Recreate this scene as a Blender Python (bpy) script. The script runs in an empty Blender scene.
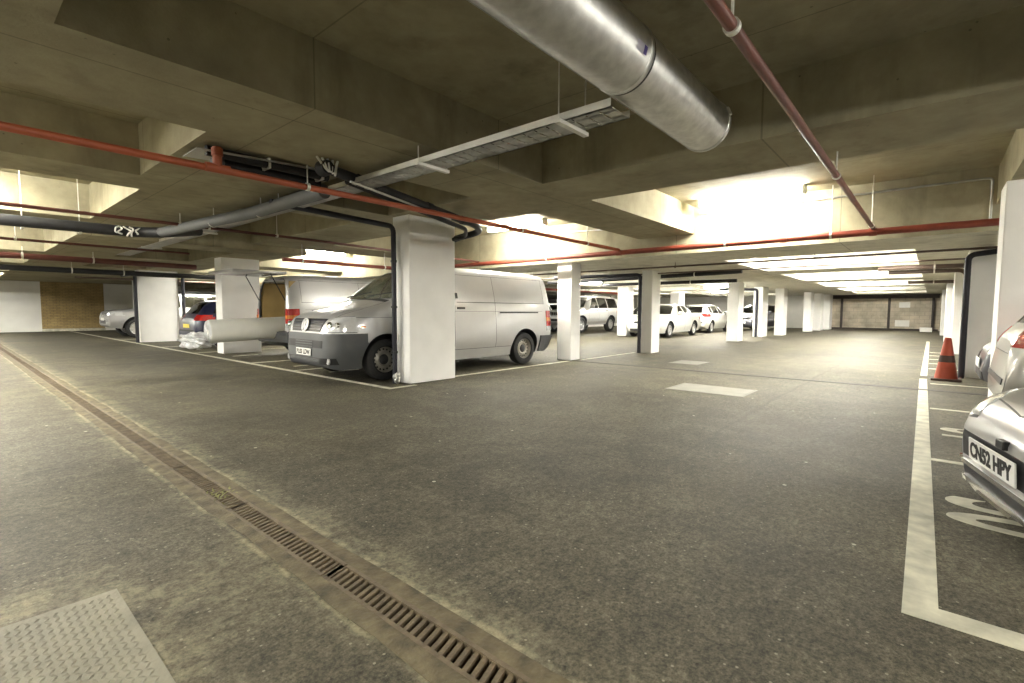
import bpy, bmesh, math, random
import numpy as np
from mathutils import Vector, Matrix
random.seed(7)
PI = math.pi
S = bpy.context.scene
COL = S.collection

# ------------------------------------------------------------------ materials
def mat(name, col, rough=.6, metal=0., var=.12, scale=6., bump=0., bscale=60., coat=0., spec=.5, emit=None, es=0.):
    m = bpy.data.materials.new(name); m.use_nodes = True
    nt = m.node_tree; N = nt.nodes; L = nt.links
    b = N['Principled BSDF']
    b.inputs['Roughness'].default_value = rough; b.inputs['Metallic'].default_value = metal
    b.inputs['Specular IOR Level'].default_value = spec
    b.inputs['Coat Weight'].default_value = coat
    if emit:
        b.inputs['Emission Color'].default_value = (*emit, 1); b.inputs['Emission Strength'].default_value = es
    tc = N.new('ShaderNodeTexCoord')
    nz = N.new('ShaderNodeTexNoise'); nz.inputs['Scale'].default_value = scale; nz.inputs['Detail'].default_value = 5
    L.new(tc.outputs['Object'], nz.inputs['Vector'])
    r = N.new('ShaderNodeValToRGB')
    r.color_ramp.elements[0].position = .3; r.color_ramp.elements[1].position = .7
    r.color_ramp.elements[0].color = (*[c*(1-var) for c in col], 1)
    r.color_ramp.elements[1].color = (*[min(1, c*(1+var)) for c in col], 1)
    L.new(nz.outputs['Fac'], r.inputs['Fac']); L.new(r.outputs['Color'], b.inputs['Base Color'])
    if bump:
        n2 = N.new('ShaderNodeTexNoise'); n2.inputs['Scale'].default_value = bscale; n2.inputs['Detail'].default_value = 3
        L.new(tc.outputs['Object'], n2.inputs['Vector'])
        bp = N.new('ShaderNodeBump'); bp.inputs['Strength'].default_value = bump; bp.inputs['Distance'].default_value = .01
        L.new(n2.outputs['Fac'], bp.inputs['Height']); L.new(bp.outputs['Normal'], b.inputs['Normal'])
    return m

def nodes_of(m):
    return m.node_tree.nodes, m.node_tree.links, m.node_tree.nodes['Principled BSDF']

def mathn(N, L, op, a, b=None, c=None):
    n = N.new('ShaderNodeMath'); n.operation = op
    for i, v in enumerate((a, b, c)):
        if v is None: continue
        if isinstance(v, (int, float)): n.inputs[i].default_value = v
        else: L.new(v, n.inputs[i])
    return n.outputs[0]

def mixc(N, L, fac, a, b, mode='MIX'):
    n = N.new('ShaderNodeMix'); n.data_type = 'RGBA'; n.blend_type = mode
    for key, v in ((0, fac), (6, a), (7, b)):
        if isinstance(v, (int, float)): n.inputs[key].default_value = v
        elif isinstance(v, tuple): n.inputs[key].default_value = (*v, 1)
        else: L.new(v, n.inputs[key])
    return n.outputs[2]

def noise(N, L, vec, scale, detail=4, rough=.5, dist=0.):
    n = N.new('ShaderNodeTexNoise'); n.inputs['Scale'].default_value = scale
    n.inputs['Detail'].default_value = detail; n.inputs['Roughness'].default_value = rough
    n.inputs['Distortion'].default_value = dist
    L.new(vec, n.inputs['Vector']); return n.outputs['Fac']

def ramp(N, L, v, p0, p1, c0=(0, 0, 0), c1=(1, 1, 1)):
    r = N.new('ShaderNodeValToRGB'); e = r.color_ramp.elements
    e[0].position = p0; e[1].position = p1; e[0].color = (*c0, 1); e[1].color = (*c1, 1)
    L.new(v, r.inputs['Fac']); return r.outputs['Color']

def boxmask(N, L, x, y, x0, x1, y0, y1, soft):
    def edge(v, lo, hi):
        a = N.new('ShaderNodeMapRange'); a.interpolation_type = 'SMOOTHSTEP'; a.inputs[1].default_value = lo-soft; a.inputs[2].default_value = lo+soft
        L.new(v, a.inputs[0])
        b = N.new('ShaderNodeMapRange'); b.interpolation_type = 'SMOOTHSTEP'; b.inputs[1].default_value = hi-soft; b.inputs[2].default_value = hi+soft
        b.inputs[3].default_value = 1; b.inputs[4].default_value = 0
        L.new(v, b.inputs[0])
        return mathn(N, L, 'MULTIPLY', a.outputs[0], b.outputs[0])
    return mathn(N, L, 'MULTIPLY', edge(x, x0, x1), edge(y, y0, y1))

def asphalt():
    m = mat('asphalt', (.1, .1, .1), .65, spec=.14)
    N, L, b = nodes_of(m)
    tc = N.new('ShaderNodeTexCoord'); P = tc.outputs['Object']
    sp = N.new('ShaderNodeSeparateXYZ'); L.new(P, sp.inputs[0]); x, y = sp.outputs[0], sp.outputs[1]
    # the aggregate reads as a fine grain, the mottling as broad worn patches
    big = noise(N, L, P, .55, 6, .6, .6)
    mid = noise(N, L, P, 3.2, 6, .65)
    fine = noise(N, L, P, 75, 4, .8)
    grit = noise(N, L, P, 24, 5, .75)
    c = ramp(N, L, big, .32, .68, FLOOR_A, FLOOR_B)
    c = mixc(N, L, mathn(N, L, 'MULTIPLY', ramp(N, L, mid, .45, .75), .45), c, (.165, .150, .105))
    c = mixc(N, L, 1., c, ramp(N, L, fine, .34, .66, (.42, .42, .42), (1.62, 1.61, 1.58)), 'MULTIPLY')
    c = mixc(N, L, 1., c, ramp(N, L, grit, .34, .66, (.55, .55, .55), (1.45, 1.45, 1.42)), 'MULTIPLY')
    # light grit specks
    v = N.new('ShaderNodeTexVoronoi'); v.inputs['Scale'].default_value = 26; L.new(P, v.inputs['Vector'])
    sk = mathn(N, L, 'LESS_THAN', v.outputs['Distance'], .13)
    rnd = N.new('ShaderNodeSeparateColor'); L.new(v.outputs['Color'], rnd.inputs[0])
    sk = mathn(N, L, 'MULTIPLY', sk, mathn(N, L, 'GREATER_THAN', rnd.outputs[0], .6))
    c = mixc(N, L, mathn(N, L, 'MULTIPLY', sk, .55), c, (.34, .32, .24))
    v2 = N.new('ShaderNodeTexVoronoi'); v2.inputs['Scale'].default_value = 4.3; L.new(P, v2.inputs['Vector'])
    rn2 = N.new('ShaderNodeSeparateColor'); L.new(v2.outputs['Color'], rn2.inputs[0])
    sk2 = mathn(N, L, 'MULTIPLY', mathn(N, L, 'LESS_THAN', v2.outputs['Distance'], .05), mathn(N, L, 'GREATER_THAN', rn2.outputs[1], .6))
    c = mixc(N, L, mathn(N, L, 'MULTIPLY', sk2, .7), c, (.55, .53, .42))
    # sandy cement smears round the steel cover and along the channel
    wob = mathn(N, L, 'MULTIPLY', ramp(N, L, mid, .35, .6), ramp(N, L, grit, .30, .62))
    for (x0, x1, y0, y1, so, k) in ((-.6, .50, 1.2, 2.52, .10, .75), (.35, .75, 1.75, 2.35, .16, .55), (.845, .872, .2, 30, .012, 1.), (1.118, 1.15, .2, 30, .014, 1.), (.79, .86, .2, 30, .04, .3), (1.13, 1.26, .2, 30, .05, .4)):
        mk = mathn(N, L, 'MULTIPLY', boxmask(N, L, x, y, x0, x1, y0, y1, so), mathn(N, L, 'MULTIPLY', wob, k))
        c = mixc(N, L, mk, c, (.30, .27, .175))
    # dark lane joint of the surfacing, wobbling about y = 2.05
    wv = noise(N, L, P, 1.7, 4)
    yj = mathn(N, L, 'ADD', y, mathn(N, L, 'MULTIPLY', mathn(N, L, 'SUBTRACT', wv, .5), .18))
    jm = boxmask(N, L, x, yj, 3.2, 30, 1.36, 1.39, .022)
    c = mixc(N, L, mathn(N, L, 'MULTIPLY', jm, .45), c, (.035, .033, .028))
    # rubbed dark wheel tracks along both aisles
    trk = mathn(N, L, 'ADD', boxmask(N, L, x, y, 4.0, 40, 3.3, 4.4, .5), boxmask(N, L, x, y, 1.9, 3.2, 4, 40, .5))
    c = mixc(N, L, mathn(N, L, 'MULTIPLY', trk, .25), c, (.055, .053, .047))
    L.new(c, b.inputs['Base Color'])
    rr = N.new('ShaderNodeMapRange'); rr.inputs[3].default_value = .58; rr.inputs[4].default_value = .78; L.new(big, rr.inputs[0])
    L.new(rr.outputs[0], b.inputs['Roughness'])
    bp = N.new('ShaderNodeBump'); bp.inputs['Strength'].default_value = .55; bp.inputs['Distance'].default_value = .006
    L.new(fine, bp.inputs['Height']); L.new(bp.outputs['Normal'], b.inputs['Normal'])
    return m

def concrete(name, ca, cb, stain=(.10, .09, .06), panel=True):
    m = mat(name, ca, .85, spec=.2)
    N, L, b = nodes_of(m)
    tc = N.new('ShaderNodeTexCoord'); P = tc.outputs['Object']
    n1 = noise(N, L, P, .8, 6, .6, .8); n2 = noise(N, L, P, 5, 6, .65); n3 = noise(N, L, P, 60, 3)
    c = ramp(N, L, n1, .3, .7, ca, cb)
    c = mixc(N, L, 1., c, ramp(N, L, n2, .25, .75, (.84, .84, .83), (1.14, 1.14, 1.12)), 'MULTIPLY')
    mp = N.new('ShaderNodeMapping'); mp.inputs['Scale'].default_value = (1.2, 1.2, .25); L.new(P, mp.inputs['Vector'])
    st = noise(N, L, mp.outputs[0], 2.3, 5, .6)
    c = mixc(N, L, mathn(N, L, 'MULTIPLY', ramp(N, L, st, .56, .8), .55), c, stain)
    # blow holes
    v = N.new('ShaderNodeTexVoronoi'); v.inputs['Scale'].default_value = 9; L.new(P, v.inputs['Vector'])
    sc = N.new('ShaderNodeSeparateColor'); L.new(v.outputs['Color'], sc.inputs[0])
    h = mathn(N, L, 'MULTIPLY', mathn(N, L, 'LESS_THAN', v.outputs['Distance'], .07), mathn(N, L, 'GREATER_THAN', sc.outputs[0], .7))
    c = mixc(N, L, mathn(N, L, 'MULTIPLY', h, .5), c, (.06, .055, .04))
    if panel:  # butt joints of the shutter panels
        sp = N.new('ShaderNodeSeparateXYZ'); L.new(P, sp.inputs[0])
        for ax, per, off in ((0, 1.83, .27), (1, 2.44, .9)):
            t = mathn(N, L, 'FRACT', mathn(N, L, 'DIVIDE', mathn(N, L, 'ADD', sp.outputs[ax], off+20), per))
            ln = mathn(N, L, 'LESS_THAN', t, .006)
            c = mixc(N, L, mathn(N, L, 'MULTIPLY', ln, .45), c, (.08, .075, .055))
    L.new(c, b.inputs['Base Color'])
    bp = N.new('ShaderNodeBump'); bp.inputs['Strength'].default_value = .25; bp.inputs['Distance'].default_value = .006
    L.new(n3, bp.inputs['Height']); L.new(bp.outputs['Normal'], b.inputs['Normal'])
    return m

def brick_mat(name, c1, c2, mortar, bw=.44, bh=.215):
    m = mat(name, c1, .85, spec=.2)
    N, L, b = nodes_of(m)
    tc = N.new('ShaderNodeTexCoord')
    sp = N.new('ShaderNodeSeparateXYZ'); L.new(tc.outputs['Object'], sp.inputs[0])
    cb = N.new('ShaderNodeCombineXYZ')
    L.new(mathn(N, L, 'ADD', sp.outputs[0], sp.outputs[1]), cb.inputs[0]); L.new(sp.outputs[2], cb.inputs[1])
    br = N.new('ShaderNodeTexBrick'); br.inputs['Scale'].default_value = 1
    br.inputs['Brick Width'].default_value = bw; br.inputs['Row Height'].default_value = bh; br.inputs['Mortar Size'].default_value = .012
    br.inputs['Color1'].default_value = (*c1, 1); br.inputs['Color2'].default_value = (*c2, 1); br.inputs['Mortar'].default_value = (*mortar, 1)
    L.new(cb.outputs[0], br.inputs['Vector'])
    n = noise(N, L, tc.outputs['Object'], 2.2, 5)
    L.new(mixc(N, L, 1., br.outputs['Color'], ramp(N, L, n, .3, .7, (.78, .78, .78), (1.2, 1.2, 1.2)), 'MULTIPLY'), b.inputs['Base Color'])
    return m

def glass_mat(name, tint, gloss=.12, rough=.03):
    m = bpy.data.materials.new(name); m.use_nodes = True
    nt = m.node_tree; N = nt.nodes; L = nt.links; N.clear()
    o = N.new('ShaderNodeOutputMaterial'); t = N.new('ShaderNodeBsdfTransparent'); g = N.new('ShaderNodeBsdfGlossy')
    t.inputs['Color'].default_value = (*tint, 1); g.inputs['Roughness'].default_value = rough
    lw = N.new('ShaderNodeLayerWeight'); lw.inputs['Blend'].default_value = .35
    mr = N.new('ShaderNodeMapRange'); mr.inputs[3].default_value = gloss; mr.inputs[4].default_value = .75
    L.new(lw.outputs['Fresnel'], mr.inputs[0])
    mx = N.new('ShaderNodeMixShader'); L.new(mr.outputs[0], mx.inputs[0]); L.new(t.outputs[0], mx.inputs[1]); L.new(g.outputs[0], mx.inputs[2])
    L.new(mx.outputs[0], o.inputs['Surface'])
    return m

FLOOR_A = (.046, .042, .031); FLOOR_B = (.100, .091, .067)
M = {}
M['floor'] = asphalt()
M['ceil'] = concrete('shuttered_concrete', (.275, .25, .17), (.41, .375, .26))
M['ceilpale'] = concrete('pale_concrete', (.56, .54, .46), (.66, .64, .56))  # lighter concrete tone for the far ceiling
M['white'] = mat('white_masonry_paint', (.86, .855, .83), .6, var=.04, scale=3, bump=.08, bscale=40)
M['wallwhite'] = mat('wall_white_paint', (.74, .73, .68), .7, var=.06, scale=1.5, bump=.1)
M['blockwall'] = brick_mat('concrete_blockwork', (.52, .46, .36), (.47, .42, .33), (.38, .35, .29))
M['brown'] = brick_mat('brown_brickwork', (.40, .29, .13), (.34, .245, .11), (.25, .19, .10), .225, .075)
M['line'] = mat('road_marking_paint', (.50, .485, .38), .7, var=.30, scale=9, bump=.3, bscale=80)
M['steel'] = mat('galvanised_steel', (.66, .66, .64), .44, 1., var=.16, scale=14, bump=.03, bscale=30)
M['steel_dull'] = mat('zinc_tray_steel', (.55, .55, .52), .5, .8, var=.12, scale=8)
M['rod'] = mat('zinc_rod', (.75, .74, .68), .45, .5, var=.1)
M['red'] = mat('red_pipe_paint', (.24, .05, .028), .45, var=.15, scale=8)
M['orange'] = mat('orange_red_pipe_paint', (.36, .085, .035), .45, var=.15, scale=8)
M['copper'] = mat('dark_red_pipe_paint', (.155, .052, .036), .5, var=.2, scale=8, spec=.5)
M['darkred'] = mat('maroon_pipe_paint', (.10, .03, .022), .5, var=.2, scale=6)
M['brownpipe'] = mat('brown_conduit', (.085, .055, .04), .5, var=.2)
M['black'] = mat('black_plastic_pipe', (.012, .012, .014), .6, var=.3, scale=9)
M['navy'] = mat('dark_blue_black_pipe', (.013, .013, .022), .55, var=.3)
M['greypipe'] = mat('grey_plastic_pipe', (.115, .12, .125), .6, var=.1)
M['drain'] = mat('rusty_cast_iron', (.105, .078, .045), .75, .0, var=.35, scale=14, bump=.4, bscale=90)
M['trough'] = mat('trough_black', (.012, .011, .010), .9)  # near-black trough colour under the grate
M['channel'] = mat('cement_haunching', (.098, .080, .044), .9, var=.5, scale=11, bump=.8, bscale=60)
M['plate'] = mat('worn_tread_plate', (.22, .208, .155), .75, .0, var=.22, scale=5, bump=.3)
M['cover'] = mat('pale_manhole_cover', (.17, .164, .138), .7, var=.12, scale=5, bump=.2)
M['joint'] = mat('joint_sealant', (.04, .037, .03), .8, var=.3)
M['cone'] = mat('cone_orange_rubber', (.36, .055, .022), .6, var=.12)
M['conedark'] = mat('cone_dirty_sleeve', (.055, .03, .022), .8, var=.2)
M['rubber'] = mat('tyre_rubber', (.018, .018, .018), .75, var=.25, scale=20)
M['rim'] = mat('rim_steel', (.38, .365, .32), .42, .6, var=.12)
M['alloy'] = mat('silver_alloy', (.62, .62, .62), .3, .7, var=.06)
M['vansilver'] = mat('silver_van_paint', (.50, .50, .50), .36, .45, var=.02, coat=.5)
M['silver'] = mat('silver_paint', (.45, .45, .455), .28, .5, var=.02, coat=.7)
M['champ'] = mat('pale_grey_beige_paint', (.40, .39, .36), .3, .4, var=.02, coat=.7)
M['silverlight'] = mat('light_silver_paint', (.50, .50, .49), .3, .4, var=.02, coat=.6)
M['whitecar'] = mat('white_car_paint', (.80, .80, .78), .3, var=.02, coat=.6)
M['cream'] = mat('pale_silver_paint', (.70, .70, .66), .3, .2, var=.02, coat=.6)
M['blue'] = mat('dark_blue_paint', (.012, .015, .045), .3, .0, var=.05, coat=.25)
M['darkcar'] = mat('dark_slate_paint', (.05, .05, .065), .28, .3, var=.05, coat=.8)
M['bumper'] = mat('grey_bumper_plastic', (.078, .082, .086), .55, var=.06, bump=.1, bscale=300)
M['trim'] = mat('black_trim', (.014, .014, .015), .5, var=.2)
M['seam'] = mat('shut_line_dark', (.06, .06, .06), .7)
M['inside'] = mat('dark_interior_cloth', (.05, .05, .05), .85, var=.2)
M['glass'] = glass_mat('tinted_car_glass', (.42, .45, .43), .10)
M['glassdark'] = glass_mat('privacy_car_glass', (.10, .11, .11), .10)
M['glassclear'] = glass_mat('clear_car_glass', (.95, .98, .94), .07)
M['lamp'] = mat('headlamp_lens', (.80, .82, .83), .14, .25, var=.06, scale=30, coat=1.)
M['redlamp'] = mat('red_lamp_lens', (.50, .02, .015), .15, var=.2, scale=40, coat=1.)
M['amber'] = mat('amber_lamp_lens', (.70, .20, .03), .15, var=.2, scale=40, coat=1.)
M['clearlamp'] = mat('clear_lamp_lens', (.62, .62, .62), .1, .3, var=.25, scale=30, coat=1.)
M['chrome'] = mat('chrome', (.80, .80, .80), .1, 1., var=.03)
M['badge'] = mat('badge_silver', (.72, .72, .72), .3, .2, var=.03)
M['platewhite'] = mat('plate_white', (.80, .80, .77), .4, var=.02)
M['plateyellow'] = mat('plate_yellow', (.78, .62, .06), .4, var=.02)
M['ink'] = mat('plate_black', (.01, .01, .01), .5)
M['euroblue'] = mat('plate_blue_band', (.02, .05, .30), .4)
M['ply'] = mat('plywood_lining', (.42, .30, .12), .7, var=.15, scale=3)
M['roll'] = mat('grey_wrapped_roll', (.60, .60, .55), .45, var=.05, scale=3, coat=.2)
M['poly'] = mat('clear_wrap_plastic', (.72, .73, .74), .25, var=.25, scale=12, bump=.6, bscale=18, coat=.6)
M['paper'] = mat('white_card', (.78, .77, .73), .7, var=.04)
M['fitting'] = mat('fitting_white', (.80, .80, .76), .4, var=.03)
M['tube'] = mat('lit_diffuser', (.9, .9, .85), .5, var=0, emit=(1., .965, .87), es=150.)
M['label'] = mat('sticker_white', (.70, .68, .76), .5, var=.1)
M['violet'] = mat('sticker_violet', (.10, .07, .30), .5, var=.1)
M['darkframe'] = mat('dark_steel_post', (.045, .035, .03), .6, var=.2)
M['weed'] = mat('green_weed', (.20, .20, .075), .8, var=.3, scale=40)

# ------------------------------------------------------------------ helpers
def link(o, parent=None):
    COL.objects.link(o)
    if parent: o.parent = parent
    return o

def build(name, bm, m, parent=None, smooth=None):
    me = bpy.data.meshes.new(name)
    bmesh.ops.recalc_face_normals(bm, faces=bm.faces[:]) if smooth != 'keep' else None
    bm.to_mesh(me); bm.free()
    for q in (m if isinstance(m, (list, tuple)) else [m]): me.materials.append(q)
    if smooth:
        me.shade_smooth(); me.set_sharp_from_angle(angle=math.radians(38))
    return link(bpy.data.objects.new(name, me), parent)

def tag(o, label=None, cat=None, group=None, kind=None):
    if label: o['label'] = label
    if cat: o['category'] = cat
    if group: o['group'] = group
    if kind: o['kind'] = kind
    return o

def empty(name, loc=(0, 0, 0), rz=0., sc=1.):
    o = bpy.data.objects.new(name, None); o.location = loc; o.rotation_euler = (0, 0, rz); o.scale = (sc,)*3
    o.empty_display_size = .1
    return link(o)

def box(bm, x0, x1, y0, y1, z0, z1, bev=0., seg=2, mi=0):
    g = bmesh.ops.create_cube(bm, size=1)
    vs = g['verts']
    for v in vs:
        v.co = Vector((x0+(v.co.x+.5)*(x1-x0), y0+(v.co.y+.5)*(y1-y0), z0+(v.co.z+.5)*(z1-z0)))
    fs = {f for v in vs for f in v.link_faces}
    for f in fs: f.material_index = mi
    if bev: bmesh.ops.bevel(bm, geom=list({e for f in fs for e in f.edges}), offset=bev, segments=seg, affect='EDGES', profile=.5)
    return bm

def BX(*a, **k): return box(bmesh.new(), *a, **k)

def fillet(pts, r, n=6):
    pts = [Vector(p) for p in pts]; out = [pts[0]]
    for i in range(1, len(pts)-1):
        a, b, c = pts[i-1], pts[i], pts[i+1]
        d = min(r, (a-b).length*.45, (c-b).length*.45)
        p, q = b+(a-b).normalized()*d, b+(c-b).normalized()*d
        for k in range(n+1):
            t = k/n; out.append(p*(1-t)**2+b*2*t*(1-t)+q*t*t)
    out.append(pts[-1]); return out

def sweep(bm, pts, r, seg=14, bend=None, cap=True):
    pts = fillet(pts, bend) if bend else [Vector(p) for p in pts]
    n = len(pts); rings = []
    t0 = (pts[1]-pts[0]).normalized()
    u = t0.orthogonal().normalized()
    for i in range(n):
        if i == 0: t = t0
        elif i == n-1: t = (pts[-1]-pts[-2]).normalized()
        else: t = ((pts[i+1]-pts[i]).normalized()+(pts[i]-pts[i-1]).normalized()).normalized()
        u = (u-t*u.dot(t)).normalized(); w = t.cross(u)
        rr = r[i] if isinstance(r, (list, tuple)) else r
        rings.append([bm.verts.new(pts[i]+(u*math.cos(a)+w*math.sin(a))*rr) for a in [2*PI*k/seg for k in range(seg)]])
    for i in range(n-1):
        for k in range(seg):
            bm.faces.new((rings[i][k], rings[i][(k+1) % seg], rings[i+1][(k+1) % seg], rings[i+1][k]))
    if cap:
        bm.faces.new(rings[0][::-1]); bm.faces.new(rings[-1])
    return bm

def SW(*a, **k): return sweep(bmesh.new(), *a, **k)

def lathe(bm, prof, axis='z', seg=32, o=(0, 0, 0), mi=0):
    """prof: list of (radius, height)"""
    rings = []
    for r, h in prof:
        ring = []
        for k in range(seg if r > 1e-6 else 1):
            a = 2*PI*k/seg; c, s = r*math.cos(a), r*math.sin(a)
            p = {'z': (c, s, h), 'y': (c, h, s), 'x': (h, c, s)}[axis]
            ring.append(bm.verts.new(Vector(p)+Vector(o)))
        rings.append(ring)
    for A, B in zip(rings, rings[1:]):
        for k in range(seg):
            a0, a1 = A[k % len(A)], A[(k+1) % len(A)]; b0, b1 = B[k % len(B)], B[(k+1) % len(B)]
            vs = []
            for v in (a0, a1, b1, b0):
                if v not in vs: vs.append(v)
            if len(vs) > 2:
                f = bm.faces.new(vs); f.material_index = mi
    return bm

def text_bm(s, size, bold=.0, depth=.002):
    cu = bpy.data.curves.new('lettering', 'FONT'); cu.body = s; cu.size = size; cu.offset = bold; cu.extrude = depth
    cu.align_x = 'CENTER'; cu.align_y = 'CENTER'
    o = bpy.data.objects.new('lettering', cu); COL.objects.link(o)
    dg = bpy.context.evaluated_depsgraph_get()
    me = bpy.data.meshes.new_from_object(o.evaluated_get(dg))
    bm = bmesh.new(); bm.from_mesh(me)
    bpy.data.objects.remove(o); bpy.data.meshes.remove(me); bpy.data.curves.remove(cu)
    return bm

def xf(bm, mtx):
    bmesh.ops.transform(bm, matrix=mtx, verts=bm.verts[:]); return bm

def basis(o, ex, ey, ez):
    m = Matrix((ex, ey, ez)).transposed().to_4x4(); m.translation = Vector(o); return m

# ------------------------------------------------------------------ the setting
XJ = 8.58                      # face of the deep cross beam
def ceiling():
    xs = [-9, -.6, .41, 1.37, 1.52, 2.7, 4.22, 5.2, 5.4, 8.58, 10.2, 13.6, 15.0, 18.6, 20, 23.6, 25, 28.6, 30, 33.6, 37]
    ys = [-9, -5.6, -1.2, -.55, .25, 3.2, 4.23, 4.9, 5.95, 6.1, 6.8, 9.6, 10.7, 11.6, 14.6, 15.8, 18.6, 19.8, 23, 24.2, 28, 33]
    cof = [(.41, 4.22, -1.2, 3.2, 2.86), (5.2, XJ, -.55, 3.2, 2.86), (5.4, XJ, 4.23, 9.6, 2.86), (5.4, XJ, 10.7, 14.6, 2.86),
           (-9, 1.37, 4.23, 6.1, 2.9), (-9, 1.52, 6.8, 9.6, 2.9), (-9, 1.52, 10.7, 14.6, 2.9), (-9, 1.52, 15.8, 18.6, 2.7), (-9, 1.52, 19.8, 23, 2.7), (-9, 1.52, 24.2, 28, 2.7),
           (2.7, 4.22, 4.23, 5.95, 2.86), (2.7, 4.22, 6.8, 10.7, 2.86), (2.7, 4.22, 11.6, 14.6, 2.86), (2.7, 4.22, 15.8, 18.6, 2.7), (2.7, 4.22, 19.8, 23, 2.7),
           (-9, -.6, -1.2, 3.2, 2.86), (-9, -.6, -9, -5.6, 2.86), (.41, 4.22, -9, -5.6, 2.86),
           (5.4, XJ, 15.8, 18.6, 2.7), (5.4, XJ, 19.8, 23, 2.7)]
    for a, b_ in ((10.2, 13.6), (15, 18.6), (20, 23.6), (25, 28.6), (30, 33.6)):
        cof += [(a, b_, .25, 3.2, 2.5), (a, b_, -5.6, -1.2, 2.5), (a, b_, 6.8, 10.7, 2.5), (a, b_, 11.6, 14.6, 2.5), (a, b_, 15.8, 18.6, 2.5)]
    def hz(x, y):
        for a, b_, c, d, z in cof:
            if a < x < b_ and c < y < d: return z
        if x > XJ: return 2.07
        if y > 10.8: return 2.28
        return 2.4
    nx, ny = len(xs)-1, len(ys)-1
    H = [[hz((xs[i]+xs[i+1])/2, (ys[j]+ys[j+1])/2) for j in range(ny)] for i in range(nx)]
    bm = bmesh.new()
    def q(*p): bm.faces.new([bm.verts.new(v) for v in p])
    for i in range(nx):
        for j in range(ny):
            z = H[i][j]; x0, x1, y0, y1 = xs[i], xs[i+1], ys[j], ys[j+1]
            q((x0, y0, z), (x0, y1, z), (x1, y1, z), (x1, y0, z))
            if i+1 < nx and abs(H[i+1][j]-z) > 1e-4:
                w = H[i+1][j]; q((x1, y0, z), (x1, y1, z), (x1, y1, w), (x1, y0, w))
            if j+1 < ny and abs(H[i][j+1]-z) > 1e-4:
                w = H[i][j+1]; q((x0, y1, z), (x1, y1, z), (x1, y1, w), (x0, y1, w))
    # top of the slab
    q((-9, -9, 3.1), (37, -9, 3.1), (37, 33, 3.1), (-9, 33, 3.1))
    bmesh.ops.remove_doubles(bm, verts=bm.verts[:], dist=1e-4)
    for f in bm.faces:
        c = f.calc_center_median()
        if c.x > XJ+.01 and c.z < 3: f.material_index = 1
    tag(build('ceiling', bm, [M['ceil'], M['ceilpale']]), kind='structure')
ceiling()

DX0, DX1 = .925, 1.065           # drain slot in the floor
def floor():
    bm = bmesh.new()
    def q(x0, x1, y0, y1, z0=-.25):
        box(bm, x0, x1, y0, y1, z0, 0)
    q(-9, DX0, -9, 33); q(DX1, 37, -9, 33); q(DX0, DX1, 31.0, 33); q(DX0, DX1, -9, -.2)
    box(bm, DX0, DX1, -.2, 31, -.25, -.12)
    tag(build('floor', bm, M['floor']), kind='structure')
floor()
def wall(name, m, *a):
    return tag(build(name, BX(*a), m), kind='structure')
wall('wall_right', M['wallwhite'], -9, 37, -9.2, -9, 0, 3.1)
wall('wall_rear', M['wallwhite'], -9.2, -9, -9, 33, 0, 3.1)
wall('wall_left', M['wallwhite'], -9, 3.0, 30.9, 31.1, 0, 2.95)
wall('wall_brick', M['brown'], 3.0, 5.25, 30.9, 31.1, 0, 2.95)
wall('wall_back', M['wallwhite'], 5.25, 37, 30.9, 31.1, 0, 2.95)
wall('wall_side', M['wallwhite'], 27, 37, 17, 17.2, 0, 2.6)
wall('wall_far', M['blockwall'], 36, 36.2, -9, 5.2, 0, 2.6)
wall('wall_end', M['wallwhite'], 36, 36.2, 5.2, 31, 0, 2.6)
def plinth(name, *a): tag(build(name, BX(*a, bev=.01), M['darkframe']), kind='structure')
plinth('trim_1', 35.93, 36, -.3, 5.3, 0, .10)
plinth('trim_2', 35.9, 36, -.3, 5.3, 1.84, 2.07)
for i, y in enumerate((-.05, 1.9, 4.2)): plinth('trim_%d' % (i+3), 35.88, 36, y-.06, y+.06, .1, 1.84)
wall('trim_6', M['line'], 3.0, 5.25, 30.8, 30.9, 0, .12)

# ------------------------------------------------------------------ columns
def column(x0, x1, y0, y1, zt, label, skirt=False):
    c = tag(build('concrete_column', BX(x0, x1, y0, y1, 0, zt, bev=.012), M['white']), label, 'column', 'white columns of the car park')
    return c
column(4.33, 5.2, 5.62, 6.0, 2.4, 'wide white column in front of the silver van')
column(8.66, 9.02, 5.78, 6.14, 2.07, 'slim white column just beyond the silver van rear bumper')
column(11.5, 11.98, 5.28, 5.56, 2.07, 'white column with a dark downpipe on its left, left of the pale saloon')
column(18.1, 18.7, 5.12, 5.5, 2.07, 'white column just right of the two pale cars in the middle distance')
column(22.0, 22.9, 5.3, 5.65, 2.07, 'white column with a dark pipe in front of the dark parked car')
column(24.1, 24.8, 4.95, 5.3, 2.07, 'white column just right of the dark parked car')
column(29.6, 30.3, 4.8, 5.15, 2.07, 'first of the three far white columns standing close together')
column(31.9, 32.8, 4.7, 5.05, 2.07, 'middle one of the three far white columns standing close together')
column(34.0, 34.9, 4.55, 4.9, 2.07, 'last of the three far white columns, nearest to the far wall')
column(18.8, 19.4, 9.75, 10.2, 2.07, 'white column in the bays right of the silver off-roader')
column(26.5, 27.3, 10.6, 11.1, 2.07, 'far white column behind the two pale cars')
column(4.33, 5.2, 12.72, 13.12, 2.28, 'white column behind the long grey roll')
column(4.08, 5.15, 18.95, 19.35, 2.28, 'broad white column between the silver off-road nose and the dark blue hatchback')
column(5.5, 6.9, 26.2, 26.6, 2.28, 'white column behind the silver off-road nose')
column(7.15, 7.65, -1.45, -.52, 2.4, 'white column at the right edge behind the grey car tail')
column(10.75, 11.3, -1.5, -.42, 2.07, 'white column behind the traffic cone, dark pipe on its corner')
column(16.6, 17.3, -1.4, -.40, 2.07, 'second white column beyond the traffic cone on the right')
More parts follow.
